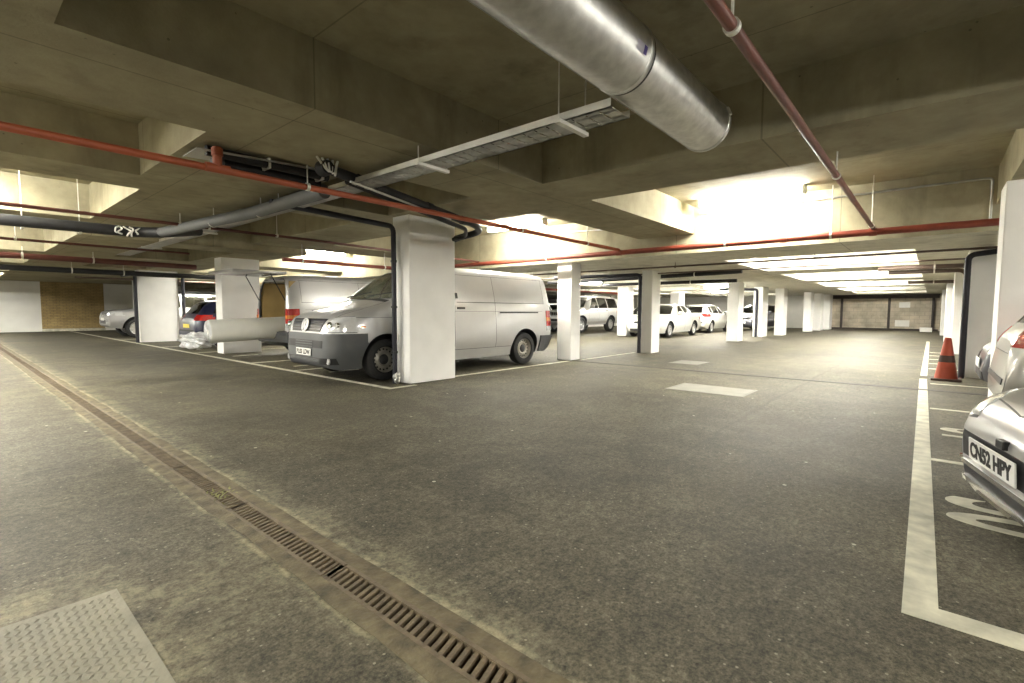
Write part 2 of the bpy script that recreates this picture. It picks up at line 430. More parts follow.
column(23.0, 23.7, -1.4, -.36, 2.07, 'third white column beyond the traffic cone on the right')
column(29.5, 30.2, -1.4, -.32, 2.07, 'farthest white column on the right, near the far wall')

# ------------------------------------------------------------------ floor markings and ironwork
def poly_slab(pts, z0, z1):
    bm = bmesh.new()
    lo = [bm.verts.new((x, y, z0)) for x, y in pts]; hi = [bm.verts.new((x, y, z1)) for x, y in pts]
    bm.faces.new(lo[::-1]); bm.faces.new(hi)
    n = len(pts)
    for i in range(n): bm.faces.new((lo[i], lo[(i+1) % n], hi[(i+1) % n], hi[i]))
    return bm
def stripe(x0, x1, y0, y1, label, group=None):
    o = build('bay_line', poly_slab([(x0, y0), (x1, y0), (x1, y1), (x0, y1)], -.002, .003), M['line'])
    return tag(o, label, 'road marking', group)
# right hand bays: long edge line with its return at the near corner
tag(build('bay_line', poly_slab([(2.16, .035), (2.16, -2.6), (2.27, -2.6), (2.27, -.065), (10.1, .012), (10.1, .105)], -.002, .003), M['line']),
    'broad cream edge line of the right bays, turning at its near corner', 'road marking')
stripe(10.6, 23, .012, .10, 'cream edge line beyond the traffic cone on the right')
for x, lb in ((4.6, 'cream bay divider just left of the silver car nose'), (7.05, 'cream bay divider running under the grey car tail'), (9.5, 'cream bay divider just in front of the traffic cone')):
    stripe(x-.035, x+.035, -3.2, -.03, lb)
for i, x in enumerate((12.0, 13.2, 14.4, 15.6, 16.8)):
    stripe(x-.05, x+.05, -.42, .0, 'short cream hatch stroke beyond the traffic cone', 'hatching beyond the cone')
# bay numbers
def number(s, x, y, size, label):
    bm = text_bm(s, size, .006, .0015)
    # read by someone standing in the aisle and facing -Y; stretched along the bay
    xf(bm, basis((x, y, .0015), (-.85, 0, 0), (0, -1.6, 0), (0, 0, 1)))
    tag(build('bay_number', bm, M['line']), label, 'road marking', 'painted bay numbers')
number('30', 3.52, -.42, .62, 'cream painted number under the silver car nose')
number('31', 5.72, -.42, .62, 'cream painted number under the grey car tail')
# left bays
stripe(3.86, 3.95, 5.52, 30.5, 'long cream edge line along the left bays under the van nose')
stripe(3.86, 4.33, 5.46, 5.54, 'short cream return line at the foot of the wide column')
stripe(5.2, 8.58, 5.72, 5.80, 'cream line between the wide column and the slim column, beside the van')
stripe(8.98, 11.45, 5.66, 5.73, 'cream line between the slim column and the downpipe column')
for i, (y, lb) in enumerate(((8.35, 'cream bay divider showing under the silver van nose'), (10.15, 'cream bay divider beside the open-backed van'), (13.5, 'cream bay divider under the end of the grey roll'),
                             (16.2, 'cream bay divider beside the dark blue hatchback'), (20.9, 'cream bay divider in front of the silver off-road nose'))):
    stripe(3.95, 8.6, y-.04, y+.04, lb)
for y, lb in ((7.72, 'short cream dash just under the silver van bumper'), (9.0, 'short cream dash left of the silver van nose'), (11.95, 'short cream dash below the grey roll')):
    stripe(4.25, 4.8, y-.04, y+.04, lb)
# drainage channel
def drain():
    t = tag(empty('drainage_channel', (0, 0, 0)), 'long rusty slotted drainage channel running across the near asphalt', 'drain')
    for x0, x1 in ((DX0-.055, DX0+.012), (DX1-.012, DX1+.055)):
        bm = bmesh.new(); n = 124
        rows = []
        for i in range(n+1):
            y = -.2+31.2*i/n; j = random.uniform(-.012, .012); k = random.uniform(-.012, .012)
            a, b_ = (x0+(j if x0 < DX0 else 0), x1+(k if x0 > DX0 else 0))
            rows.append([bm.verts.new(p) for p in ((a, y, -.01), (a, y, .004), (b_, y, .004), (b_, y, -.01))])
        for A, B in zip(rows, rows[1:]):
            for k in range(4): bm.faces.new((A[k], A[(k+1) % 4], B[(k+1) % 4], B[k]))
        build('frame', bm, M['channel'], t)
    # one metre of grating: two rails, a centre rib and slanting bars
    bm = bmesh.new(); w0, w1 = DX0+.010, DX1-.010
    box(bm, w0, w0+.016, 0, .992, -.03, .005); box(bm, w1-.016, w1, 0, .992, -.03, .005)
    n = 28
    for i in range(n+1):
        y = .992*i/n; wd = .017 if i not in (0, n) else .03
        g = box(bmesh.new(), w0+.014, w1-.014, y-wd/2, y+wd/2, -.03, 0)
        bmesh.ops.transform(g, matrix=Matrix.Shear('XY', 4, (0, 0)) if False else Matrix.Identity(4), verts=g.verts[:])
        for v in g.verts: v.co.y += (v.co.x-(w0+w1)/2)*.30
        me = bpy.data.meshes.new('tmp'); g.to_mesh(me); g.free(); bm.from_mesh(me); bpy.data.meshes.remove(me)
    first = build('grate', bm, M['drain'], t); first.location = (0, -.2, 0)
    for i in range(1, 31):
        c = first.copy(); COL.objects.link(c); c.parent = t; c.location = (0, -.2+i, 0)
    build('trough', BX(DX0, DX1, -.2, 31, -.125, -.11), M['trough'], t)
drain()
# weeds caught in the grating
bm = bmesh.new()
for i in range(34):
    y = random.gauss(3.05, .07); x = random.uniform(.93, 1.06); a = random.uniform(0, 2*PI); l = random.uniform(.012, .03)
    p = Vector((x, y, .0)); d = Vector((math.cos(a)*l, math.sin(a)*l, random.uniform(.005, .02))); s = Vector((-math.sin(a), math.cos(a), 0))*.006
    v = [bm.verts.new(q) for q in (p-s, p+s, p+d*.6+s*.8+Vector((0, 0, .004)), p+d)]
    bm.faces.new(v)
tag(build('moss', bm, M['weed']), 'yellowish moss growing in the drainage grating', 'moss', kind='stuff')
# steel tread plate bottom left
def tread():
    t = tag(empty('access_cover', (-.35, 1.5, 0)), 'pale worn tread plate cover set in the asphalt at the near left', 'cover')
    build('plate', BX(-.35-.28-.35, .385+.35, -.9, .79, -.01, .006), M['plate'], t)
    bm = bmesh.new()
    for i in range(72):
        for j in range(74):
            x = -.95+i*.0236; y = -.87+j*.0222
            if x > .715 or x < -.3 or y < -.2: continue
            s = 1 if (i+j) % 2 else -1
            g = [bm.verts.new((x+dx, y+dy, z)) for dx, dy, z in ((-.010, -.010*s, .006), (.004, -.004*s, .006), (.010, .010*s, .006), (-.004, .004*s, .006), (0, 0, .0095))]
            for a, b_ in ((0, 1), (1, 2), (2, 3), (3, 0)):
                bm.faces.new((g[a], g[b_], g[4]))
    build('tread', bm, M['plate'], t)
tread()
def manhole(x0, x1, y0, y1, label):
    t = tag(empty('manhole_cover', ((x0+x1)/2, (y0+y1)/2, 0)), label, 'manhole cover')
    a, b_ = (x1-x0)/2, (y1-y0)/2
    build('lid', BX(-a+.03, a-.03, -b_+.03, b_-.03, -.01, .005, bev=.003), M['cover'], t)
    bm = bmesh.new()
    for q in ((-a, a, -b_, -b_+.025), (-a, a, b_-.025, b_), (-a, -a+.025, -b_+.025, b_-.025), (a-.025, a, -b_+.025, b_-.025)): box(bm, *q, -.01, .0045)
    build('frame', bm, M['cover'], t)
manhole(6.38, 7.08, 1.72, 2.72, 'larger pale manhole cover in the middle of the aisle')
manhole(9.62, 10.35, 3.45, 4.05, 'smaller pale manhole cover farther along the aisle')
tag(build('expansion_joint', BX(8.62, 8.74, -8, 5.6, -.002, .004), M['joint']), 'dark sealed joint crossing the aisle floor', 'floor joint')

# traffic cone
t = tag(empty('traffic_cone', (10.15, -.21, 0), 0, .95), 'orange traffic cone with a dirty band on the edge line', 'traffic cone')
build('base', BX(-.19, .19, -.19, .19, 0, .035, bev=.012), M['conedark'], t)
build('body', lathe(bmesh.new(), [(.0, .03), (.15, .03), (.145, .05), (.045, .68), (.036, .70), (.0, .70)]), M['cone'], t, True)
build('sleeve', lathe(bmesh.new(), [(.1065, .30), (.1085, .30), (.0915, .41), (.0885, .41), (.1065, .30)]), M['conedark'], t, True)

# ------------------------------------------------------------------ pipes and ceiling services
def pipe(name, pts, r, m, label, cat='pipe', bend=.12, seg=14, group=None):
    return tag(build(name, SW(pts, r, seg, bend), m, None, True), label, cat, group)
def clamp(o, p, r, ztop, m='rod', rod=.006, name='pipe_hanger'):
    """a ring round the pipe (axis along X or Y) and a rod up to the concrete"""
    p = Vector(p); bm = bmesh.new()
    sweep(bm, [(p.x, p.y, p.z+r), (p.x, p.y, ztop)], rod, 6)
    d = o.get('axis', 'x')
    lathe(bm, [(r, -.014), (r+.008, -.014), (r+.008, .014), (r, .014)], d, 16, p)
    build(name, bm, M[m], o, True)
def P_(name, pts, r, m, label, hang=(), axis='x', ztops=2.4, bend=.12, group=None, hm='rod'):
    o = pipe(name, pts, r, M[m], label, bend=bend, group=group)
    o['axis'] = axis
    for h in hang:
        p, zt = (h[:3], h[3]) if len(h) > 3 else (h, ztops)
        clamp(o, p, r, zt, hm)
    del o['axis']
    return o
# near copper-red sprinkler pipe over the right of the aisle
P_('sprinkler_pipe', [(-2, .66, 2.2), (8.35, .66, 2.2)], .025, 'copper', 'dark red sprinkler pipe running away over the right of the aisle',
   [(2.12, .66, 2.2, 2.86), (4.95, .66, 2.2, 2.4), (8.1, .66, 2.2, 2.86)])
P_('sprinkler_pipe', [(-3, 4.46, 2.2), (8.35, 4.52, 2.2)], .029, 'orange', 'orange sprinkler pipe running in front of the wide column',
   [(2.28, 4.47, 2.2, 2.4), (5.45, 4.5, 2.2, 2.4), (7.2, 4.5, 2.2, 2.86)])
o = bpy.data.objects['sprinkler_pipe.001']
bm = bmesh.new(); sweep(bm, [(1.52, 4.46, 2.2), (1.52, 4.46, 2.37)], .034, 12); sweep(bm, [(1.43, 4.46, 2.2), (1.61, 4.46, 2.2)], .037, 12)
lathe(bm, [(.0, .16), (.042, .16), (.042, .10), (.0, .10)], 'z', 14, (1.52, 4.46, 2.2))
build('tee_fitting', bm, M['orange'], o, True)
P_('sprinkler_main', [(8.36, -.6, 2.15), (8.36, 9.3, 2.15)], .046, 'red', 'thick red sprinkler main along the deep cross beam',
   [(8.36, 2.6, 2.15, 2.86), (8.36, 1.15, 2.15, 2.86), (8.36, 6.2, 2.15, 2.86)], 'y')
o = bpy.data.objects['sprinkler_main']
for y in (.66, 1.75, 4.52):
    build('coupling', lathe(bmesh.new(), [(.046, -.045), (.055, -.045), (.055, .045), (.046, .045)], 'y', 18, (8.36, y, 2.15)), M['red'], o, True)
P_('conduit_pipe', [(10.0, -1.0, 2.0), (10.0, 9, 1.97)], .018, 'brownpipe', 'thin dark pipe below the beam beyond the red main', [(10.0, 1.6, 1.99, 2.07), (10., 4.1, 1.98, 2.07)], 'y', hm='brownpipe')
P_('conduit_pipe', [(11.8, -1.0, 2.0), (11.8, 9, 2.0)], .016, 'brownpipe', 'second thin dark pipe farther along the aisle ceiling', (), 'y')
# services over the left aisle
P_('sprinkler_pipe', [(-5, 8.0, 2.25), (4.3, 8.15, 2.25), (8.35, 8.2, 2.2)], .022, 'darkred', 'thin maroon pipe crossing above the silver van roof',
   [(2.25, 8.08, 2.25, 2.4), (3.6, 8.1, 2.25, 2.86), (2.62, 8.1, 2.25, 2.4)])
P_('drain_pipe', [(-5, 9.15, 2.17), (2.08, 9.05, 2.2), (2.55, 8.3, 2.22)], .075, 'black', 'thick black drain pipe high on the left below the bright coffer',
   [(.75, 9.12, 2.18, 2.9), (1.32, 9.1, 2.18, 2.9)], bend=.3)
P_('drain_pipe', [(2.2, 8.75, 2.2), (2.55, 6.3, 2.24), (2.60, 4.75, 2.26)], .072, 'greypipe', 'grey drain pipe running up to the black boxed channel', [(2.42, 7.3, 2.22, 2.4), (2.57, 6.2, 2.24, 2.4)], 'y')
P_('sprinkler_pipe', [(-5, 13.4, 2.1), (4.2, 14.0, 2.1)], .06, 'darkred', 'thick maroon main across the far left aisle', [(1.1, 13.65, 2.1, 2.28), (2.2, 13.8, 2.1, 2.28)])
P_('sprinkler_pipe', [(-5, 11.2, 2.2), (3.4, 11.7, 2.2)], .022, 'darkred', 'thin maroon pipe in front of the thick maroon main', [(.85, 11.4, 2.2, 2.9)])
P_('drain_pipe', [(-5, 17, 2.06), (6.1, 17.4, 2.06)], .07, 'black', 'long black drain pipe above the broad white column', [(2.3, 17.25, 2.06, 2.28), (3.4, 17.3, 2.06, 2.28)])
P_('sprinkler_pipe', [(4.5, 9.9, 2.06), (8.3, 9.9, 2.06)], .04, 'red', 'red pipe above the open-backed van', [(6.9, 9.9, 2.06, 2.4), (4.9, 9.9, 2.06, 2.4)], 'x')
P_('sprinkler_pipe', [(12.4, 12.5, 1.96), (24, 12.5, 1.96)], .05, 'red', 'red pipe above the silver off-roader', [(14.3, 12.5, 1.96, 2.07), (19.3, 12.5, 1.96, 2.07)], 'x')
P_('conduit_pipe', [(3.0, 22, 2.12), (9, 22, 2.12)], .03, 'brownpipe', 'thin dark pipe in front of the brown brick wall', (), 'x')
# black downpipe beside the wide column
o = P_('downpipe', [(2.5, 5.77, 2.28), (4.24, 5.86, 2.24), (4.24, 5.86, 0)], .036, 'navy', 'black downpipe on the left face of the wide column', (), bend=.09)
bm = bmesh.new()
for k in range(5):
    p = Vector((4.2+random.uniform(-.05, .02), 5.72+random.uniform(-.06, .06), .05+.022*k))
    lathe(bm, [(.0, .035), (.03, .03), (.045, 0), (.03, -.03), (.0, -.035)], random.choice('xyz'), 10, p)
build('packing', bm, M['steel_dull'], o, True)
for z in (.45, 1.1, 1.75): build('pipe_clip', lathe(bmesh.new(), [(.036, -.015), (.046, -.015), (.046, .015), (.036, .015)], 'z', 14, (4.24, 5.86, z)), M['trim'], o, True)
# black boxed channel with its own pipe, end of it at the left shows shiny metal
t = tag(empty('pipe_channel', (1.45, 4.75, 2.26)), 'black pipe pair in a shallow metal channel under the beam', 'pipe')
build('upper_pipe', SW([(.02, -.19, .095), (1.08, -.19, .095)], .042, 14), M['black'], t, True)
build('lower_pipe', SW([(.17, -.05, .04), (1.06, -.05, .04)], .056, 16), M['black'], t, True)
build('end_cap', lathe(bmesh.new(), [(0, -.06), (.045, -.055), (.060, -.02), (.060, .03), (.0, .03)], 'x', 18, (.16, -.05, .04)), M['greypipe'], t, True)
bm = bmesh.new(); box(bm, -.02, 1.08, -.28, .06, .134, .139)
for v in bm.verts:
    if v.co.x < 0: v.co.x -= .05; v.co.z -= .06
build('channel_sheet', bm, M['steel_dull'], t)
for x in (.5, 1.0): build('strap', BX(x, x+.02, -.24, .02, .05, .139), M['rod'], t)
# black pipes falling to the right side of the wide column
t = tag(empty('rainwater_pipe', (2.35, 4.2, 2.33)), 'pair of black pipes falling from the beam to the right of the wide column', 'pipe')
build('pipe', SW([(0, 0, 0), (2.72, .82, -.06), (3.02, 1.05, -.09), (2.88, 1.36, -.16), (2.84, 1.5, -.2)], .048, 14, .15), M['black'], t, True)
build('pipe', SW([(.25, .12, -.04), (2.6, .92, -.115), (2.86, 1.2, -.16), (2.80, 1.5, -.2)], .030, 12, .1), M['black'], t, True)
bm = bmesh.new(); sweep(bm, [(.2, -.02, -.075), (2.0, .58, -.10)], .012, 8)
build('drip_rail', bm, M['steel_dull'], t, True)
build('open_end', lathe(bmesh.new(), [(.0, -.05), (.03, -.05), (.06, -.06), (.07, -.02), (.07, .05), (.0, .05)], 'y', 18, (-.06, -.03, -.01)), M['black'], t, True)
for k, x in enumerate((.35, 1.5, 2.3)):
    build('coupling', SW([(x, x*.302, -x*.022), (x+.1, x*.302+.03, -x*.022-.002)], .057, 14), M['trim'], t, True)
bm = bmesh.new()
for k in range(5):
    a = k*.05; sweep(bm, [(-.15+a, -.06, .065), (-.13+a*.8, -.075, .03), (-.09+a*.5, -.08, -.02-.012*k), (-.05+a*.3, -.085, -.05)], .011, 6)
build('white_tie', bm, M['fitting'], t, True)
# ties round the left drain pipe
bm = bmesh.new()
for k in range(5):
    x = 1.72+.055*k+random.uniform(-.02, .02); s, q = random.uniform(-.07, .07), random.uniform(-.06, .06)
    sweep(bm, fillet([(x, 8.965, 2.13+random.uniform(-.03, .03)), (x+s, 8.94, 2.16), (x+q, 8.94, 2.21+random.uniform(-.02, .03)), (x+s*.4-q, 8.97, 2.25)], .03, 4), .012, 6)
tag(build('plastic_tie', bm, M['fitting'], None, True), 'bunch of white plastic ties round the thick black drain pipe', 'cable tie')
# downpipes on the far columns
for pts, r, lb in (([(11.44, 8.2, 1.98), (11.44, 5.58, 1.96), (11.44, 5.58, 0)], .045, 'dark blue-black downpipe left of the third column'),
                   ([(21.92, 7, 1.98), (21.92, 5.5, 1.96), (21.92, 5.5, 0)], .05, 'dark downpipe on the far column in front of the dark car'),
                   ([(10.62, -.75, 2.0), (10.62, -.40, 1.96), (10.62, -.40, 0)], .042, 'dark blue-black downpipe on the column behind the cone'),
                   ([(3.98, 20.5, 2.16), (3.98, 18.85, 2.16), (3.98, 18.85, 0)], .05, 'dark downpipe on the left edge of the broad white column'),
                   ([(5.26, 20.5, 2.16), (5.26, 18.85, 2.16), (5.26, 18.85, 0)], .05, 'dark downpipe on the right edge of the broad white column')):
    P_('downpipe', pts, r, 'navy', lb, (), bend=.1)
P_('drain_pipe', [(12.2, 3.4, 1.99), (12.2, 5.25, 1.95), (12.2, 9, 1.9)], .05, 'black', 'black drain pipe passing over the third column', [(12.2, 4.5, 1.965, 2.07)], 'y')
P_('drain_pipe', [(14.6, 4.2, 1.92), (14.6, 8.5, 1.92)], .05, 'black', 'black drain pipe above the pale saloon roof', [(14.6, 5.5, 1.92, 2.07)], 'y')
for k, (x, y0, y1) in enumerate(((12.9, -1.2, .9), (14.3, -1.2, .8), (19.4, -1.2, .6))):
    P_('drain_pipe', [(x, y1, 1.96), (x, y0+.7, 1.96), (x, y0+.62, 1.7)], .045, 'brownpipe', ('dark pipe nearest', 'second dark pipe', 'third dark pipe')[k]+' across the ceiling beside the right far columns', [(x, 0, 1.96, 2.07)], 'y')
P_('conduit_pipe', [(8.55, 3.1, 2.72), (8.55, -.50, 2.72), (8.55, -.50, 2.2)], .014, 'steel_dull', 'thin conduit along the top of the bright coffer wall', (), 'y', bend=.05)
P_('conduit_pipe', [(8.55, 4.3, 2.62), (8.55, 6.6, 2.72)], .014, 'steel_dull', 'thin conduit on the brown beam face above the silver van', (), 'y', bend=.05)

# cable tray
def tray():
    t = tag(empty('cable_tray', (2.76, 1.5, 2.27)), 'perforated galvanised cable tray crossing under the ceiling beams', 'cable tray')
    Lg = 12.5; w = .12
    bm = bmesh.new()
    box(bm, -w, -w+.003, 0, Lg, 0, .05); box(bm, w-.003, w, 0, Lg, 0, .05)
    build('side_rail', bm, M['rod'], t)
    bm = bmesh.new(); n = int(Lg/.1)
    for i in range(n):                       # bed with real slots: strips and cross webs
        y = i*Lg/n
        box(bm, -w, w, y, y+.086, 0, .003)
    for x in (-w, -.06, .05, w-.02): box(bm, x, x+.02, 0, Lg, 0, .003)
    build('bed', bm, M['steel_dull'], t)
    for y in (.35, 1.75, 4.3, 7.2, 10.2):
        bm = bmesh.new(); box(bm, -w-.05, w+.05, y-.02, y+.02, -.025, 0)
        zt = .59 if y < 1.7 else (.59 if 3 < y < 4.4 else .12)
        for s in (-1, 1): sweep(bm, [(s*(w+.035), y, -.02), (s*(w+.035), y, .59 if y < 1.7 else .13)], .005, 6)
        build('bracket', bm, M['rod'], t)
    build('cable', SW([(-.05, .3, .015), (-.04, 4, .015), (-.06, 12.3, .015)], .011, 8), M['trim'], t, True)
tray()

# ventilation duct
def duct():
    t = tag(empty('ventilation_duct', (-1.5, 1.40, 2.49)), 'big round galvanised ventilation duct hanging under the dark slab', 'duct')
    r = .187; Lg = 5.43
    build('duct_section', lathe(bmesh.new(), [(r*.96, 0), (r, 0), (r, Lg-1.325), (r*.96, Lg-1.325)], 'x', 64), M['steel'], t, True)
    r2 = r*.985
    bm = lathe(bmesh.new(), [(r2*.97, Lg-1.345), (r2, Lg-1.345), (r2, Lg-.03), (r2+.008, Lg-.025), (r2+.008, Lg), (r2-.012, Lg), (r2-.012, Lg-1.26), (r2*.97, Lg-1.345)], 'x', 64)
    build('duct_section', bm, M['steel'], t, True)
    build('joint_band', lathe(bmesh.new(), [(r, Lg-1.365), (r+.006, Lg-1.36), (r+.006, Lg-1.335), (r-.004, Lg-1.32), (r, Lg-1.365)], 'x', 64), M['steel'], t, True)
    build('joint_band', lathe(bmesh.new(), [(r, Lg-1.32), (r-.001, Lg-1.315), (r-.001, Lg-1.305), (r2, Lg-1.30)], 'x', 64), M['trim'], t, True)
    bm = bmesh.new()                          # longitudinal lock seam
    a = math.radians(230)
    for k in range(2):
        box(bm, .02, Lg-.02, -.012, .012, r-.002, r+.005)
    xf(bm, Matrix.Rotation(math.radians(-133), 4, 'X')); build('lock_seam', bm, M['steel'], t)
    build('end_clip', xf(BX(Lg-.035, Lg+.002, -.03, .03, r-.004, r+.014, bev=.004), Matrix.Rotation(math.radians(70), 4, 'X')), M['rod'], t)
    # rating sticker, right hand flank
    for (x0, x1, a0, a1, m, dz) in ((Lg-1.52, Lg-1.41, 97, 112, 'label', .0), (Lg-1.445, Lg-1.41, 98, 111, 'violet', .0015)):
        bm = bmesh.new(); rows = []
        for k in range(7):
            a = math.radians(a0+(a1-a0)*k/6)
            rows.append([bm.verts.new((x, -math.sin(a)*(r+d), math.cos(a)*(r+d))) for x, d in ((x0, .0015+dz), (x1, .0015+dz))])
        for A, B in zip(rows, rows[1:]): bm.faces.new((A[0], A[1], B[1], B[0]))
        bmesh.ops.solidify(bm, geom=bm.faces[:], thickness=.001)
        build('sticker', bm, M[m], t)
    for x in (.6, 2.6):
        bm = lathe(bmesh.new(), [(r+.001, x-.02), (r+.005, x-.02), (r+.005, x+.02), (r+.001, x+.02)], 'x', 64)
        for s in (-1, 1): sweep(bm, [(x, s*.188, 0), (x, s*.188, .37)], .006, 6)
        build('hanger', bm, M['rod'], t, True)
duct()
bm = bmesh.new()
sweep(bm, fillet([(1.75, .78, 2.86), (1.80, .80, 2.70), (1.93, .80, 2.62), (2.02, .78, 2.68), (1.98, .76, 2.80), (1.85, .76, 2.84), (1.75, .75, 2.86)], .08), .012, 8)
tag(build('cable_loop', bm, M['trim'], None, True), 'loop of black cable hanging beside the ventilation duct', 'cable')

# ------------------------------------------------------------------ luminaires
LN = 1.5
def luminaire(x, y, z, along, label, group='fluorescent battens'):
    t = tag(empty('fluorescent_light', (x, y, z), 0 if along == 'x' else PI/2), label, 'light', group)
    if not luminaire.proto:
        a = build('housing', BX(-LN/2, LN/2, -.05, .05, -.05, 0, bev=.008), M['fitting'], t)
        d = build('diffuser', BX(-LN/2+.03, LN/2-.03, -.065, .065, -.115, -.05, bev=.025, seg=3), M['tube'], t, True)
        e = build('end_cap', BX(-LN/2-.015, -LN/2+.03, -.07, .07, -.12, 0, bev=.006), M['fitting'], t)
        g = build('end_cap', BX(LN/2-.03, LN/2+.015, -.07, .07, -.12, 0, bev=.006), M['fitting'], t)
        luminaire.proto = (a, d, e, g)
    else:
        for p in luminaire.proto:
            c = p.copy(); COL.objects.link(c); c.parent = t
    return t
luminaire.proto = None
LAMPS = [
    (8.1, 2.2, 2.86, 'y', 'glaring fluorescent batten in the bright coffer right of the duct end'),
    (7.8, 6.6, 2.86, 'y', 'fluorescent batten in the coffer above the silver van'),
    (7.6, 14.1, 2.86, 'x', 'fluorescent batten above the open-backed van'),
    (-.5, 8.2, 2.9, 'x', 'fluorescent batten in the bright coffer high on the left'),
    (-.4, 9.2, 2.9, 'x', 'added unseen fluorescent batten in the bright coffer high on the left'),  # extra batten out of view, added to whiten the coffer side
    (-.5, 13.6, 2.9, 'x', 'added unseen fluorescent batten in the second coffer on the left'),  # added beyond the left edge to brighten this coffer
    (-.5, 17.4, 2.7, 'x', 'fluorescent batten in the third coffer on the left'),
    (-1.2, 12.6, 2.9, 'x', 'fluorescent batten in the second coffer on the left'),
    (0, 21.4, 2.7, 'x', 'fluorescent batten in a far left coffer'),
    (.6, 26.2, 2.7, 'x', 'fluorescent batten nearest the far left wall'),
    (-2.6, 10.2, 2.4, 'x', 'unseen fluorescent batten added under the beam at the left'),  # added out of view for more light on the column faces
    (-1.7, 6.45, 2.4, 'x', 'unseen fluorescent batten added under the beam nearer on the left'),  # added out of view to light the wide column from its left
    (-1.4, 15.2, 2.28, 'x', 'fluorescent batten before the broad white column'),
    (7.2, 17.2, 2.7, 'x', 'fluorescent batten above the dark blue hatchback'),
    (7.2, 21.4, 2.7, 'x', 'fluorescent batten behind the dark blue hatchback'),
    (-1.2, 27.0, 2.7, 'x', 'fluorescent batten before the far left wall'),
    (11.4, 8.7, 2.5, 'x', 'fluorescent batten behind the slim column'),
    (16.8, 8.7, 2.5, 'x', 'fluorescent batten above the pale saloon'),
    (21.8, 8.7, 2.5, 'x', 'fluorescent batten above the pale hatchback'),
    (26.8, 8.7, 2.5, 'x', 'fluorescent batten before the dark parked car'),
    (31.8, 8.7, 2.5, 'x', 'fluorescent batten behind the three close columns'),
    (12.5, 13.2, 2.5, 'x', 'fluorescent batten before the silver off-roader'),
    (21.8, 13.2, 2.5, 'x', 'fluorescent batten above the silver off-roader'),
    (11.4, 1.0, 2.5, 'y', 'added fluorescent batten in the first coffer beyond the red main'),  # doubled batten, added to brighten the far aisle
    (16.5, .9, 2.5, 'y', 'added fluorescent batten in the second coffer beyond the red main'),  # extra batten, added for a brighter far zone
    (21.5, 1.6, 2.5, 'y', 'added fluorescent batten in the third coffer beyond the red main'),  # also added only to lift the far brightness
    (14.2, 9.0, 2.07, 'y', 'fluorescent batten under the beam near the pale saloon'),
    (19.3, 6.0, 2.07, 'y', 'fluorescent batten under the beam behind the fourth column'),
    (24.4, 7.4, 2.07, 'y', 'fluorescent batten under the beam near the pale hatchback'),
    (27.5, 13.2, 2.5, 'x', 'fluorescent batten far behind the silver off-roader'),
    (12.5, 2.6, 2.5, 'y', 'fluorescent batten in the first coffer beyond the red main'),
    (17.6, 2.4, 2.5, 'y', 'fluorescent batten in the second coffer beyond the red main'),
    (22.5, 2.4, 2.5, 'y', 'fluorescent batten in the third coffer beyond the red main'),
    (27.5, 2.4, 2.5, 'y', 'fluorescent batten in the fourth coffer beyond the red main'),
    (31.6, 2.2, 2.5, 'y', 'fluorescent batten in the last coffer before the far wall'),
    (-3.2, 1.2, 2.86, 'y', 'fluorescent batten behind the viewpoint on the left'),
    (.2, -3.2, 2.4, 'x', 'fluorescent batten behind the viewpoint on the right'),
    (6.2, -3.4, 2.4, 'x', 'fluorescent batten over the right bays'),
    (12.5, -3.2, 2.5, 'x', 'fluorescent batten over the far right bays'),
    (-3.0, 5.2, 2.9, 'x', 'fluorescent batten in the near left coffer'),
]
for a in LAMPS: luminaire(*a)

# ------------------------------------------------------------------ vehicles
def pchip(keys, x):
    xs = np.array([k[0] for k in keys], float); ys = np.array([k[1] for k in keys], float)
    x = np.clip(np.asarray(x, float), xs[0], xs[-1])
    if len(xs) == 1: return np.full_like(x, ys[0])
    h = np.diff(xs); d = np.diff(ys)/h; n = len(xs); m = np.zeros(n)
    m[0], m[-1] = d[0], d[-1]
    for i in range(1, n-1):
        if d[i-1]*d[i] > 0:
            w1, w2 = 2*h[i]+h[i-1], h[i]+2*h[i-1]
            m[i] = (w1+w2)/(w1/d[i-1]+w2/d[i])
    i = np.clip(np.searchsorted(xs, x, side='right')-1, 0, n-2)
    t = (x-xs[i])/h[i]
    return ((2*t**3-3*t**2+1)*ys[i]+(t**3-2*t**2+t)*h[i]*m[i]+(-2*t**3+3*t**2)*ys[i+1]+(t**3-t**2)*h[i]*m[i+1])

